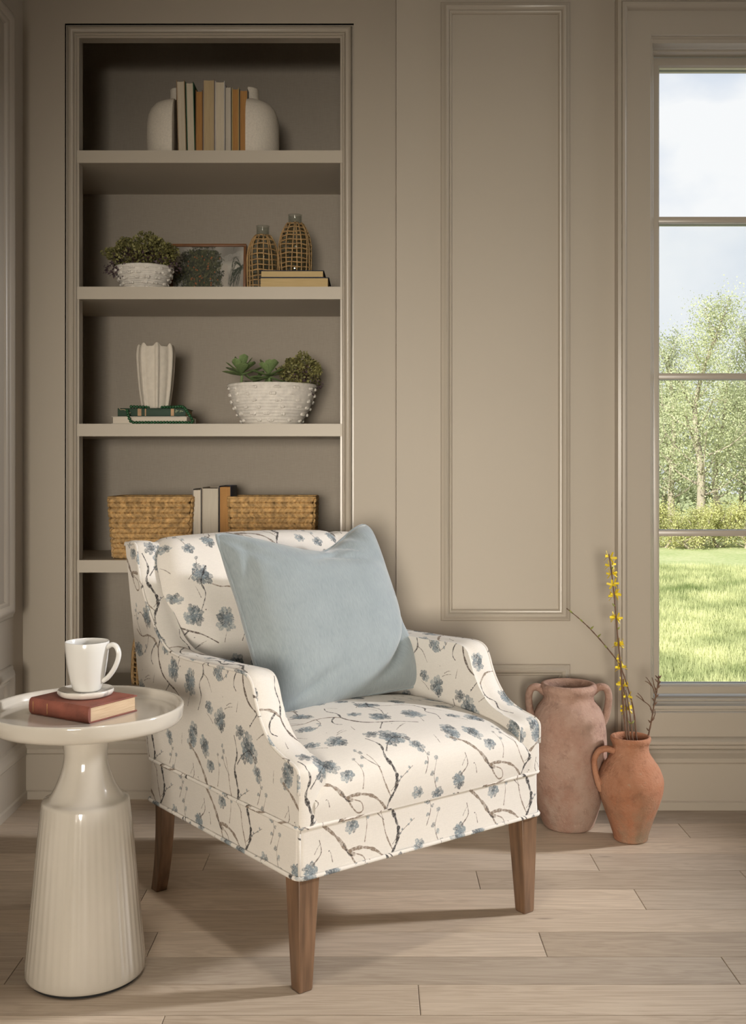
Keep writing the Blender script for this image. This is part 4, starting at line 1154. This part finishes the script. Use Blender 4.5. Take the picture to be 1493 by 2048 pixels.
# bead garland
def garland():
    g0 = at(312, 0, y3)
    o = empty('bead_garland', (g0.x, y3 - .03, Z3), 0, 'loop of dark green beads draped over the two stacked books', 'bead garland')
    inv = -o.location; R_ = .0052
    yf = y3 - .030; zt_ = Z3 + tl + tu + R_ + .001
    pts = [at(262, 0, y3).to_tuple()[0:1] + (y3 + .004, zt_), (at(285, 0, y3).x, y3 + .022, zt_), (at(315, 0, y3).x, y3 + .03, zt_), (at(345, 0, y3).x, y3 + .022, zt_), (at(366, 0, y3).x, y3 + .004, zt_ - .001),
           (at(377.5, 0, yf).x, yf + .008, Z3 + tl + .006), (at(385, 0, yf).x, yf + .004, Z3 + R_ + .006), (at(384, 0, yf).x, yf + .0, Z3 + R_), (at(360, 0, yf).x, yf - .0005, Z3 + R_), (at(320, 0, yf).x, yf - .001, Z3 + R_), (at(275, 0, yf).x, yf, Z3 + R_),
           (at(262, 0, yf).x, yf, Z3 + R_ + .003), (at(256, 0, yf).x, yf + .003, Z3 + tl + .004), (at(253, 0, yf).x, yf + .012, Z3 + tl + tu * .7)]
    P = spline(pts, 14); L_ = [0]
    for a, b in zip(P[:-1], P[1:]): L_.append(L_[-1] + (b - a).length)
    nb = int(L_[-1] / (R_ * 1.86)); me = None
    for k in range(nb + 1):
        s = L_[-1] * k / nb; p = Vector([float(np.interp(s, L_, [q[i] for q in P])) for i in range(3)])
        if me is None: b = MB().ball((0, 0, 0), R_, 10, 7).build('bead', M['beads'], o, angle=180); me = b.data
        else: b = bpy.data.objects.new('bead', me); COL.objects.link(b); b.parent = o
        b.location = p + inv; b.rotation_euler = (rng.random() * 3, rng.random() * 3, 0)
    e = P[-1] + inv
    MB().tube([tuple(e), (e.x - .012, e.y, e.z + .004), (e.x - .022, e.y + .002, e.z + .003), (e.x - .026, e.y, e.z + .008)], .0012, 5).build('jute_tie', M['jute'], o)
    MB().tube([tuple(e), (e.x + .006, e.y - .002, e.z - .008), (e.x + .012, e.y - .001, e.z - .006)], .0011, 5).build('jute_tie', M['jute'], o)
garland()

yb3 = YB + .125; k3 = yb3 / FPX; cx3 = at(544.5, 0, yb3).x
hb3 = at(0, 770, yb3).z - Z3
bowl('textured_bowl', cx3, yb3, Z3, 86.5 * k3, 56 * k3, hb3, 6, 'large white knobbly bowl planted with succulents on the third shelf', 6)
zr = Z3 + hb3
leaf_ball('leafy_dome_plant', (at(601, 0, yb3).x, yb3 + .005, at(0, 747, yb3).z), .068, .062, .060, 3600, .0085, 'olive dome of tiny leaves at the right of the large bowl', 7, .16)

def succulent_leaf():
    nx, ny = 6, 8; vs = []
    for s in (1, -1):
        for j in range(ny + 1):
            t = j / ny; w = (.20 + .95 * t ** 1.1) * math.sqrt(max(0, 1 - t ** 6)) * .30 if t < 1 else 0
            for i in range(nx + 1):
                q = 2 * i / nx - 1
                th = .05 * math.sqrt(max(0, 1 - q * q)) * (1 - .7 * t)
                vs.append((q * w, t, .10 * t * t + .10 * q * q * w + s * th))
    m = (nx + 1) * (ny + 1); fs = []
    for s in (0, 1):
        for j in range(ny):
            for i in range(nx):
                a = s * m + j * (nx + 1) + i; q = (a, a + 1, a + nx + 2, a + nx + 1); fs.append(q if s == 0 else q[::-1])
    return MB().add(vs, fs)
leaf_me = None
def rosette(px, py, y, n, size, label, seed, spread):
    global leaf_me
    p = at(px, py, y); o = empty('succulent', p, 0, label, 'plant', 'succulents in the large bowl'); g = random.Random(seed)
    MB().tube([(0, 0, 0), (.002, 0, -.02), (-.003, .002, -.05)], [.004, .0045, .005], 8).build('stem', M['succulent'], o)
    for k in range(n):
        if leaf_me is None: l = succulent_leaf().build('leaf', M['succulent'], o, angle=180); leaf_me = l.data
        else: l = bpy.data.objects.new('leaf', leaf_me); COL.objects.link(l); l.parent = o
        el = spread[0] + (spread[1] - spread[0]) * k / n + g.uniform(-.12, .12); az = k * 2.4 + g.uniform(-.2, .2)
        s = size * (1.05 - .35 * k / n) * g.uniform(.9, 1.1)
        l.rotation_euler = (el, 0, az); l.scale = (s * 1.25, s, s); l.location = (0, 0, -.010 + .016 * k / n)
rosette(483, 744, yb3 - .035, 13, .074, 'open grey-green succulent rosette at the left of the large bowl', 2, (.0, 1.1))
rosette(538, 748, yb3 - .065, 14, .068, 'broad-leaved green succulent rosette at the front of the large bowl', 5, (-.55, 1.15))
rosette(510, 764, yb3 + .01, 8, .060, 'low dark green succulent half hidden between the two rosettes', 9, (-.3, .7))

# --- fourth shelf: woven baskets and three books
Z4 = SH[3]
def basket(x0, x1, y, z, h, depth, label, seed, taper=.06):
    o = empty('woven_basket', ((x0 + x1) / 2, y + depth / 2, z), 0, label, 'basket', 'water hyacinth baskets on the fourth shelf')
    W0, D0 = (x1 - x0) / 2, depth / 2; g = random.Random(seed); m = MB(); rows_ = 12; rh = h / rows_
    def half(t): return 1 - taper * (1 - t) ** 1.3
    def loz(p0, p1, nrm, r):
        p0, p1, nrm = Vector(p0), Vector(p1), Vector(nrm); d = p1 - p0; up = nrm.cross(d.normalized())
        vs = []
        for t, w in ((0, .18), (.25, .85), (.55, 1), (.82, .7), (1, .15)):
            c_ = p0 + d * t
            for k in range(6):
                a = 2 * math.pi * k / 6; vs.append(c_ + up * (math.cos(a) * r * w) + nrm * (math.sin(a) * r * .75 * w))
        fs = [tuple(range(6)), tuple(24 + k for k in range(6))]
        for i in range(4):
            for k in range(6): l = (k + 1) % 6; fs.append((i * 6 + k, i * 6 + l, i * 6 + 6 + l, i * 6 + 6 + k))
        m.add(vs, fs)
    for r_ in range(rows_):
        t = (r_ + .5) / rows_; zz = t * h; hw, hd = W0 * half(t), D0 * half(t); lean = 1 if r_ % 2 else -1
        for (ax, s, ln, other) in (('x', -1, hw, hd), ('x', 1, hw, hd), ('y', -1, hd, hw), ('y', 1, hd, hw)):
            n_ = max(4, int(ln * 2 / .0135)); st = 2 * ln / n_
            for i in range(n_):
                c_ = -ln + (i + .5) * st; e = st * .95 + g.uniform(-.001, .002); dz = rh * .42 * lean + g.uniform(-.0008, .0008)
                nz_ = .0012 * g.random()
                a = (max(-ln, c_ - e), zz - dz); b = (min(ln, c_ + e), zz + dz)
                if ax == 'x': loz((a[0], s * (other + nz_), a[1]), (b[0], s * (other + nz_), b[1]), (0, s, 0), rh * .52)
                else: loz((s * (other + nz_), a[0], a[1]), (s * (other + nz_), b[0], b[1]), (s, 0, 0), rh * .52)
    m.build('woven_wall', M['hyacinth'], o, angle=180, kind='stuff')
    rim = []
    for cx_, cy_, a0 in ((W0 - .01, D0 - .01, 0), (-W0 + .01, D0 - .01, 1.57), (-W0 + .01, -D0 + .01, 3.14), (W0 - .01, -D0 + .01, 4.71)):
        for k in range(4): a = a0 + k * .523; rim.append((cx_ + .012 * math.cos(a), cy_ + .012 * math.sin(a), h))
    MB().tube(rim, .0042, 8, closed=True).build('rim', M['hyacinth'], o, angle=180)
    i_ = MB(); i_.box(-W0 * .93 + .003, W0 * .93 - .003, -D0 * .93 + .003, D0 * .93 - .003, .002, .006)
    for (a, b, c_, d) in ((-W0 + .006, W0 - .006, -D0 + .003, -D0 + .006), (-W0 + .006, W0 - .006, D0 - .006, D0 - .003)): i_.box(a * .96, b * .96, c_ * .96, d * .96, .006, h - .002)
    for (a, b) in ((-W0 + .003, -W0 + .006), (W0 - .006, W0 - .003)): i_.box(a * .96, b * .96, -D0 * .94, D0 * .94, .006, h - .002)
    i_.build('lining', M['wicker'], o, smooth=False)
    return o
ya4 = YB + .045
hb4 = at(0, 996, ya4).z - Z4
basket(at(217, 0, ya4).x, at(383, 0, ya4).x, ya4, Z4 + .001, hb4, .20, 'left woven water hyacinth basket on the shelf behind the armchair', 1, .10)
basket(at(457, 0, ya4).x, at(629, 0, ya4).x, ya4 + .005, Z4 + .001, hb4, .19, 'right woven water hyacinth basket on the shelf behind the armchair', 2)
yq4 = YB + .07
for xa, xb, yt, cn, cc_, tn, lb in ((385.5, 402.5, 978, 'grey', (.26, .24, .22, 1), 'white', 'slim grey book with ivory pages beside the left basket'),
                                    (404, 437, 975, 'taupe', (.40, .34, .27, 1), 'grey', 'thick taupe book standing between the two baskets'),
                                    (438.5, 462, 972, 'navy', navy, 'orange', 'navy book with orange-tan pages beside the right basket')):
    standing_book(at(xa, 0, yq4).x, at(xb, 0, yq4).x, yq4, Z4 + .0004, at(0, yt, yq4).z - Z4, .16, cn, cc_, tn, lb, 'books between the baskets')

# --- bottom shelf: open weave basket half hidden by the chair
y5 = YB + .12
h5 = at(0, 1262, y5).z - SH[4]
wicker_bottle(at(316, 0, y5).x, y5, SH[4] + .001, [(.074, 0), (.080, .02), (.083, .06), (.082, h5 * .5), (.078, h5 * .75), (.070, h5 * .92), (.066, h5)], .03, h5, 'open-weave rattan basket on the bottom shelf behind the armchair', 12, 13, 30, 'basket', False, .0030, 'rattan_basket')

# ------------------------------------------------------------------ terracotta jars
def jar_noise(amp, seed):
    g = np.random.default_rng(seed); ks = [(g.integers(1, 5), g.uniform(6, 30), g.uniform(0, 6), g.uniform(.3, 1)) for _ in range(7)]
    return lambda r, z, a: r * (1 + amp * sum(w * math.sin(k * a + q * z + p) for k, q, p, w in ks) / 3) if r > .02 else r
def sprof(pts, n=6): return [(max(p.x, 0), p.y) for p in spline(pts, n)]
JC = (at(1137.5, 0, 3.19).x, 3.19)
tj = empty('terracotta_urn', (*JC, 0), 0, 'tall dusty pink terracotta urn with two loop handles behind the jug', 'urn')
MB().lathe([(0, 0)] + sprof([(.066, 0), (.073, .006), (.082, .03), (.094, .075), (.105, .14), (.111, .21), (.110, .27), (.104, .315), (.093, .345), (.080, .362), (.0735, .372), (.074, .384), (.080, .396), (.082, .406), (.079, .415), (.072, .418), (.064, .414), (.058, .405), (.055, .390), (.060, .36), (.085, .31)]) + [(.09, .2), (.06, .02), (0, .015)], 96, rfun=jar_noise(.006, 2)).build('body', M['jar'], tj, angle=75)
for s in (-1, 1):
    a_ = .10
    h = [(s * .070, 0, .392), (s * .088, -.004, .406), (s * .108, -.006, .404), (s * .1165, -.006, .384), (s * .1155, -.004, .355), (s * .110, -.001, .325), (s * .100, .002, .300)]
    MB().tube(spline(h, 7), [.0125 - .002 * math.sin(k / 42 * 3.14) for k in range(43)], 12, flat=1.2).build('handle', M['jar'], tj, angle=180)
GC = (at(1262, 0, 3.075).x, 3.075)
jg = empty('terracotta_jug', (*GC, 0), 0, 'small orange terracotta jug with one handle holding forsythia twigs', 'jug')
MB().lathe([(0, 0)] + sprof([(.043, 0), (.0475, .004), (.050, .018), (.062, .055), (.078, .10), (.0885, .135), (.0915, .160), (.0895, .178), (.080, .203), (.066, .224), (.0545, .242), (.0505, .255), (.0505, .268), (.0545, .277), (.0565, .284), (.0555, .290), (.0510, .2915), (.0465, .288), (.0445, .275), (.046, .25), (.07, .20)]) + [(.07, .12), (.03, .02), (0, .015)], 96, rfun=jar_noise(.004, 5)).build('body', M['jug'], jg, angle=75)
for z, r in ((.184, .0868), (.2125, .0735)):
    MB().tube([(r * math.cos(a), r * math.sin(a), z) for a in [2 * math.pi * k / 60 for k in range(60)]], .0011, 6, closed=True).build('incised_ring', M['jug'], jg, angle=180)
h = [(-.050, -.006, .252), (-.070, -.010, .258), (-.092, -.013, .252), (-.1045, -.014, .230), (-.103, -.013, .200), (-.095, -.011, .168), (-.084, -.008, .142)]
MB().tube(spline(h, 7), [.0105 - .0025 * math.sin(k / 42 * 3.14) for k in range(43)], 12, flat=1.25).build('handle', M['jug'], jg, angle=180)

# forsythia twigs
M['forsythia'] = mat('forsythia_yellow', (.78, .60, .03, 1), rough=.5, var=.2, scale=80)
M['bud'] = mat('bud_green', (.22, .24, .05, 1), rough=.6, var=.3)
def flower_mesh():
    m = MB()
    for k in range(4):
        a = k * math.pi / 2; c, s = math.cos(a), math.sin(a)
        loc = [(0, 0, 0), (.30, .24, .35), (.95, .24, .75), (1.1, 0, .72), (.95, -.24, .75), (.30, -.24, .35), (.6, 0, .48)]
        m.add([(x * c - y * s, x * s + y * c, z) for x, y, z in loc], [(0, 1, 6), (1, 2, 6), (2, 3, 6), (3, 4, 6), (4, 5, 6), (5, 0, 6)])
    return m
flower_me = None
def twig(pxs, ys, label, blooms=(), buds=(), r0=.0028, r1=.0014, side=(), seed=1, stem_mat='stem', reach=.05, bud_mat='bud'):
    global flower_me
    P3 = [at(px, py, y) for (px, py), y in zip(pxs, ys)]
    d = (P3[0] - P3[1]).normalized(); root = P3[0] + d * reach
    o = empty('forsythia_twig', root, 0, label, 'branch', 'forsythia twigs in the terracotta jug'); g = random.Random(seed)
    P = [p - root for p in spline([root] + P3, 8)]; n = len(P)
    st = MB().tube(P, [r0 + (r1 - r0) * i / (n - 1) + .0003 * math.sin(i * 1.9) for i in range(n)], 7).build('stem', M[stem_mat], o, angle=180)
    def near(py):
        return min(P, key=lambda q: abs((HY + (HCAM - (q.z + root.z)) * FPX / (q.y + root.y)) - py))
    for py, k in blooms:
        q = near(py)
        for i in range(k):
            if flower_me is None: f = flower_mesh().build('flower', M['forsythia'], st, angle=180, fix=False); flower_me = f.data
            else: f = bpy.data.objects.new('flower', flower_me); COL.objects.link(f); f.parent = st
            s = g.uniform(.011, .0155); sg = -1 if i % 2 else 1
            f.scale = (s, s, s); f.location = q + Vector((sg * .002, g.uniform(-.002, .002), g.uniform(-.004, .004)))
            f.rotation_euler = (g.uniform(-.4, .6), sg * g.uniform(.9, 1.7), g.uniform(-.6, .6))
    for py, sg in buds:
        q = near(py); MB().tube([q, q + Vector((sg * .004, -.001, .004)), q + Vector((sg * .009, -.001, .009))], [.0016, .0026, .0006], 6).build('bud', M[bud_mat], st, angle=180)
    for pts in side:
        Q = [at(px, py, ys[-1]) - root for px, py in pts]
        MB().tube(spline(Q, 6), [.0016 + (.0009 - .0016) * i / (len(Q) * 6 - 6) for i in range(len(Q) * 6 - 5)], 6).build('side_shoot', M[stem_mat], st, angle=180)
    return o
yj = GC[1]
twig([(1254, 1476), (1248, 1420), (1243, 1345), (1236, 1270), (1228, 1180), (1219, 1108)], [yj, yj, yj + .005, yj + .01, yj + .015, yj + .02], 'tallest forsythia twig with yellow flowers rising beside the window',
     [(1112, 2), (1126, 2), (1152, 3), (1166, 2), (1190, 4), (1232, 4), (1285, 5), (1332, 4)], [(1138, 1), (1210, -1), (1258, 1)], .0032, .0018, seed=2)
twig([(1274, 1478), (1268, 1420), (1255, 1370), (1240, 1330), (1215, 1296), (1185, 1262), (1160, 1238), (1134, 1217)], [yj + .01, yj + .012, yj + .012, yj + .01, yj + .01, yj + .01, yj + .01, yj + .01], 'bare forsythia twig arching left across the panelled wall',
     [(1318, 1)], [(1296, -1), (1272, 1), (1257, 1), (1244, -1), (1226, -1)], .0028, .0012, seed=3)
twig([(1259, 1478), (1254, 1425), (1248, 1372), (1247, 1358)], [yj + .02] * 4, 'short forsythia twig with flowers just above the jug', [(1370, 4), (1421, 5)], [], .0028, .0018, seed=4)
twig([(1266, 1478), (1261, 1430), (1255, 1395), (1252, 1380)], [yj - .012] * 4, 'shortest forsythia twig with one flower low in the jug', [(1394, 2)], [(1450, 1), (1449, -1)], .0027, .0014, seed=5)
twig([(1296, 1478), (1303, 1446), (1309, 1410), (1315, 1380), (1318, 1352)], [yj + .005] * 5, 'dark knotty side twig leaning right in front of the window', [], [(1462, -1), (1440, 1), (1446, -1), (1424, -1), (1410, 1), (1395, 1), (1402, -1), (1375, 1), (1380, -1), (1366, -1), (1370, 1), (1358, 1), (1356, -1)], .0026, .0015,
     side=([(1307, 1428), (1300, 1412), (1288, 1402), (1273, 1391)], [(1312, 1392), (1306, 1374), (1296, 1358), (1292, 1354)], [(1315, 1378), (1319, 1366), (1319, 1350)], [(1313, 1386), (1308, 1366), (1305, 1355)], [(1306, 1440), (1311, 1428), (1310, 1418)], [(1289, 1403), (1283, 1393), (1276, 1386)], [(1304, 1372), (1298, 1366), (1291, 1362)]), seed=6, bud_mat='stem')

# ------------------------------------------------------------------ outdoors beyond the window
ZG = -1.2
def lawn_mat():
    m, nt, b = mat_new('lawn'); N = nt.nodes.new; L = nt.links.new
    g = N('ShaderNodeNewGeometry')
    n1 = N('ShaderNodeTexNoise'); n1.inputs['Scale'].default_value = 9; n1.inputs['Detail'].default_value = 8; n1.inputs['Roughness'].default_value = .7
    n2 = N('ShaderNodeTexNoise'); n2.inputs['Scale'].default_value = .7; n2.inputs['Detail'].default_value = 3
    L(g.outputs['Position'], n1.inputs['Vector']); L(g.outputs['Position'], n2.inputs['Vector'])
    ad = N('ShaderNodeMath'); ad.operation = 'MULTIPLY_ADD'; ad.inputs[1].default_value = .5; L(n2.outputs['Fac'], ad.inputs[0]); L(n1.outputs['Fac'], ad.inputs[2])
    rp = N('ShaderNodeValToRGB'); e = rp.color_ramp.elements; e[0].position = .55; e[0].color = (.27, .33, .14, 1); e[1].position = .95; e[1].color = (.50, .49, .30, 1)
    md = e.new(.75); md.color = (.38, .42, .21, 1)
    L(ad.outputs[0], rp.inputs['Fac']); L(rp.outputs['Color'], b.inputs['Base Color']); b.inputs['Roughness'].default_value = .9; b.inputs['Specular IOR Level'].default_value = .1
    return m
M['lawn'] = lawn_mat()
gx, gy = 60, 60; V = []; Fq = []
for j in range(gy + 1):
    for i in range(gx + 1):
        x = -40 + 90 * i / gx; y = 3.75 + 80 * j / gy
        V.append((x, y, ZG + .05 * math.sin(x * .5) * math.sin(y * .33)))
for j in range(gy):
    for i in range(gx): a = j * (gx + 1) + i; Fq.append((a, a + 1, a + gx + 2, a + gx + 1))
lw = fast_mesh('lawn_ground', V, Fq, M['lawn'], smooth=True); struct(lw, 'sunlit lawn outside the window')
M['blade'] = mat('grass_blade', (.30, .38, .14, 1), rough=.7, var=.3, scale=1.2, hue=(.60, .60, .34, 1), spec=.2)
M['bounce_grey'] = mat('bounce_slab_grey', (.44, .44, .44, 1), rough=.85, var=.08, scale=6)  # neutral grey for an added, unseen slab bouncing light onto the window casing
struct(MB().box(-4, 9, 3.75, 10.2, ZG - .1, ZG + .09).build('bounce_slab', M['bounce_grey'], smooth=False), 'unseen pale grey slab added to bounce neutral light onto the window casing')
def grass():
    g = np.random.default_rng(2); n = 120000
    y = 10.3 + 14 * g.random(n) ** 1.3; xm = y * .335; x = xm + (g.random(n) - .5) * (y * .19 + 2.0) * np.where(g.random(n) < .5, 1, 3.4)
    h = .06 + .09 * g.random(n); a = g.random(n) * 6.28; w = .006 + .006 * g.random(n)
    z = ZG + .05 * np.sin(x * .5) * np.sin(y * .33)
    lx, ly = (g.random((2, n)) - .5) * .10
    c, s = np.cos(a) * w, np.sin(a) * w
    P0 = np.stack([x - c, y - s, z - .01], 1); P1 = np.stack([x + c, y + s, z - .01], 1); P2 = np.stack([x + lx, y + ly, z + h], 1)
    V = np.stack([P0, P1, P2], 1).reshape(-1, 3)
    o = fast_mesh('grass_blades', V, np.arange(n * 3).reshape(-1, 3), M['blade'], kind='stuff')
    tag(o, 'short sunlit grass blades on the lawn outside', 'grass')
grass()
M['bark'] = mat('pale_bark', (.34, .29, .22, 1), rough=.9, var=.35, scale=9, stretch=(1, 1, .3))
M['tree_a'] = mat('spring_leaf', (.44, .47, .24, 1), rough=.6, var=.3, scale=1.6, hue=(.66, .68, .44, 1), spec=.3)
M['tree_b'] = mat('grey_green_leaf', (.38, .41, .23, 1), rough=.6, var=.3, scale=1.4, hue=(.60, .62, .42, 1), spec=.3)
M['bush'] = mat('yellow_green_shrub', (.46, .47, .17, 1), rough=.6, var=.3, scale=2, hue=(.68, .66, .34, 1), spec=.3)
for k in ('tree_a', 'tree_b', 'bush', 'blade'):
    nt = M[k].node_tree; b = nt.nodes['Principled BSDF']; out = nt.nodes['Material Output']
    tl_ = nt.nodes.new('ShaderNodeBsdfTranslucent'); mx_ = nt.nodes.new('ShaderNodeMixShader'); mx_.inputs['Fac'].default_value = .45
    nt.links.new(b.inputs['Base Color'].links[0].from_socket, tl_.inputs['Color'])
    nt.links.new(b.outputs[0], mx_.inputs[1]); nt.links.new(tl_.outputs[0], mx_.inputs[2]); nt.links.new(mx_.outputs[0], out.inputs['Surface'])
def tree(name, x, y, h, spread, leaves, lm, label, cat, seed, trunk_r=.14, low=.25, size=.055, group='trees at the end of the lawn'):
    g = np.random.default_rng(seed); o = empty(name, (x, y, ZG - .05), 0, label, cat, group)
    m = MB(); tips = []
    top = Vector((g.normal() * .25, g.normal() * .2, h))
    tr = spline([(0, 0, 0), (g.normal() * .12, 0, h * .3), (g.normal() * .2, g.normal() * .1, h * .62), tuple(top * .97)], 8)
    m.tube(tr, [trunk_r * (1 - .9 * i / (len(tr) - 1)) + .008 for i in range(len(tr))], 8)
    nb = 24
    for k in range(nb):
        t = low + (1 - low) * (k + g.random()) / nb; p = tr[min(len(tr) - 1, int(t * (len(tr) - 1)))]
        az = k * 2.4 + g.normal() * .3; ln = spread * (1.05 - .75 * t) * (.7 + .5 * g.random()); el = .35 + .7 * t + g.normal() * .1
        d = Vector((math.cos(az) * math.cos(el), math.sin(az) * math.cos(el), math.sin(el)))
        q = p + d * ln * .55 + Vector((0, 0, -.02)); e_ = p + d * ln + Vector((0, 0, ln * .18))
        m.tube(spline([tuple(p), tuple(q), tuple(e_)], 4), [max(.006, trunk_r * .34 * (1 - .6 * t) * (1 - .85 * i / 8)) for i in range(9)], 5)
        tips += [p.lerp(q, .8), q, q.lerp(e_, .5), e_]
        for s in range(2):
            f = q.lerp(e_, g.random()); e2 = f + Vector(g.normal(size=3)) * ln * .22 + Vector((0, 0, ln * .1)); m.tube([f, e2], [.012, .005], 4); tips.append(e2)
    m.build('trunk', M['bark'], o, angle=180)
    T = np.array([tuple(t) for t in tips]); c = T[g.integers(len(T), size=leaves)] + g.normal(size=(leaves, 3)) * np.array([.30, .30, .26]) * spread * .42
    c = c[c[:, 2] > h * .06]; n = len(c)
    ax = g.normal(size=(n, 3)); ax /= np.linalg.norm(ax, axis=1)[:, None]; sd = np.cross(ax, g.normal(size=(n, 3))); sd /= np.linalg.norm(sd, axis=1)[:, None]
    s = size * (.6 + .8 * g.random(n))[:, None]
    V = np.stack([c - ax * s * .5, c + sd * s * .33, c + ax * s * .5, c - sd * s * .33], 1).reshape(-1, 3)
    fast_mesh('foliage', V, np.arange(n * 4).reshape(-1, 4), M[lm], o, kind='stuff')
    return o
GT = 'trees at the end of the lawn'
def tx(px, y): return (px - CX) * y / FPX
tree('poplar_tree', tx(1400, 30.5), 30.5, 6.6, 1.9, 15000, 'tree_a', 'tall pale spring tree with a visible leaning trunk beyond the lawn', 'tree', 3, .15)
tree('poplar_tree', tx(1500, 31.5), 31.5, 6.2, 1.8, 13500, 'tree_b', 'grey-green tree at the right edge of the window', 'tree', 4, .13)
tree('poplar_tree', tx(1345, 33), 33, 5.8, 1.8, 13000, 'tree_b', 'grey-green tree at the left edge of the window view', 'tree', 5, .13)
tree('poplar_tree', tx(1450, 35), 35, 5.6, 1.9, 10000, 'tree_a', 'thin pale tree behind the leaning trunk tree', 'tree', 6, .13)
tree('poplar_tree', tx(1580, 33), 33, 6.6, 1.5, 9000, 'tree_a', 'pale spring tree hidden right of the window frame', 'tree', 7, .14)
tree('poplar_tree', tx(1240, 34), 34, 6.0, 1.5, 9000, 'tree_b', 'grey-green tree hidden left of the window frame', 'tree', 8, .14)
for i, (px, y, hh, lb) in enumerate(((1330, 29.6, .95, 'yellow-green shrub at the left below the tall spring tree'), (1385, 29.2, .8, 'yellow-green shrub in front of the leaning trunk'),
                                     (1440, 29.6, .9, 'yellow-green shrub just right of the leaning trunk'), (1492, 29.3, 1.0, 'yellow-green shrub at the right edge of the window'),
                                     (1560, 29.6, 1.0, 'yellow-green shrub hidden right of the window frame'), (1270, 29.6, 1.0, 'yellow-green shrub hidden left of the window frame'))):
    tree('shrub', tx(px, y), y, hh, .85, 5200, 'bush', lb, 'shrub', 20 + i, .04, .08, .045, 'shrubs at the foot of the trees')
# far hedge line closing the view
tree('hedge_bush', tx(1330, 38), 38, 4.6, 2.2, 5200, 'tree_b', 'dense dull green thicket far behind the trees at left', 'thicket', 41, .1, .05, .16, 'thickets behind the trees')
tree('hedge_bush', tx(1480, 38), 38, 4.6, 2.2, 5200, 'tree_b', 'dense dull green thicket far behind the trees at right', 'thicket', 42, .1, .05, .16, 'thickets behind the trees')

# the treeline goes on to both sides, out of the photograph's view
def copy_tree(o, loc, rz, sc, label):
    c = o.copy(); COL.objects.link(c); c.location = loc; c.rotation_euler = (0, 0, rz); c.scale = (sc, sc, sc); c['label'] = label
    for ch in list(o.children):
        k = ch.copy(); COL.objects.link(k); k.parent = c
protos = [o for o in COL.objects if o.parent is None and o.name.startswith('poplar_tree')][:4]
bushes = [o for o in COL.objects if o.parent is None and o.name.startswith('shrub')][:4]
tr_ = random.Random(9)
for i, X in enumerate((.6, 2.4, 4.2, 5.9, 13.6, 15.4, 17.2, 19.0)):
    copy_tree(protos[i % 4], (X, 31.5 + tr_.uniform(-1, 2), ZG - .05), i * 1.3, tr_.uniform(.9, 1.08), 'spring tree of the treeline out of sight beside the window')
for i, X in enumerate((.8, 2.0, 3.2, 4.4, 5.6, 12.2, 13.4, 14.6, 15.8, 17.0)):
    copy_tree(bushes[i % 4], (X, 29.4 + tr_.uniform(-.2, .4), ZG - .05), i * 1.1, tr_.uniform(.9, 1.1), 'yellow-green shrub of the treeline out of sight beside the window')
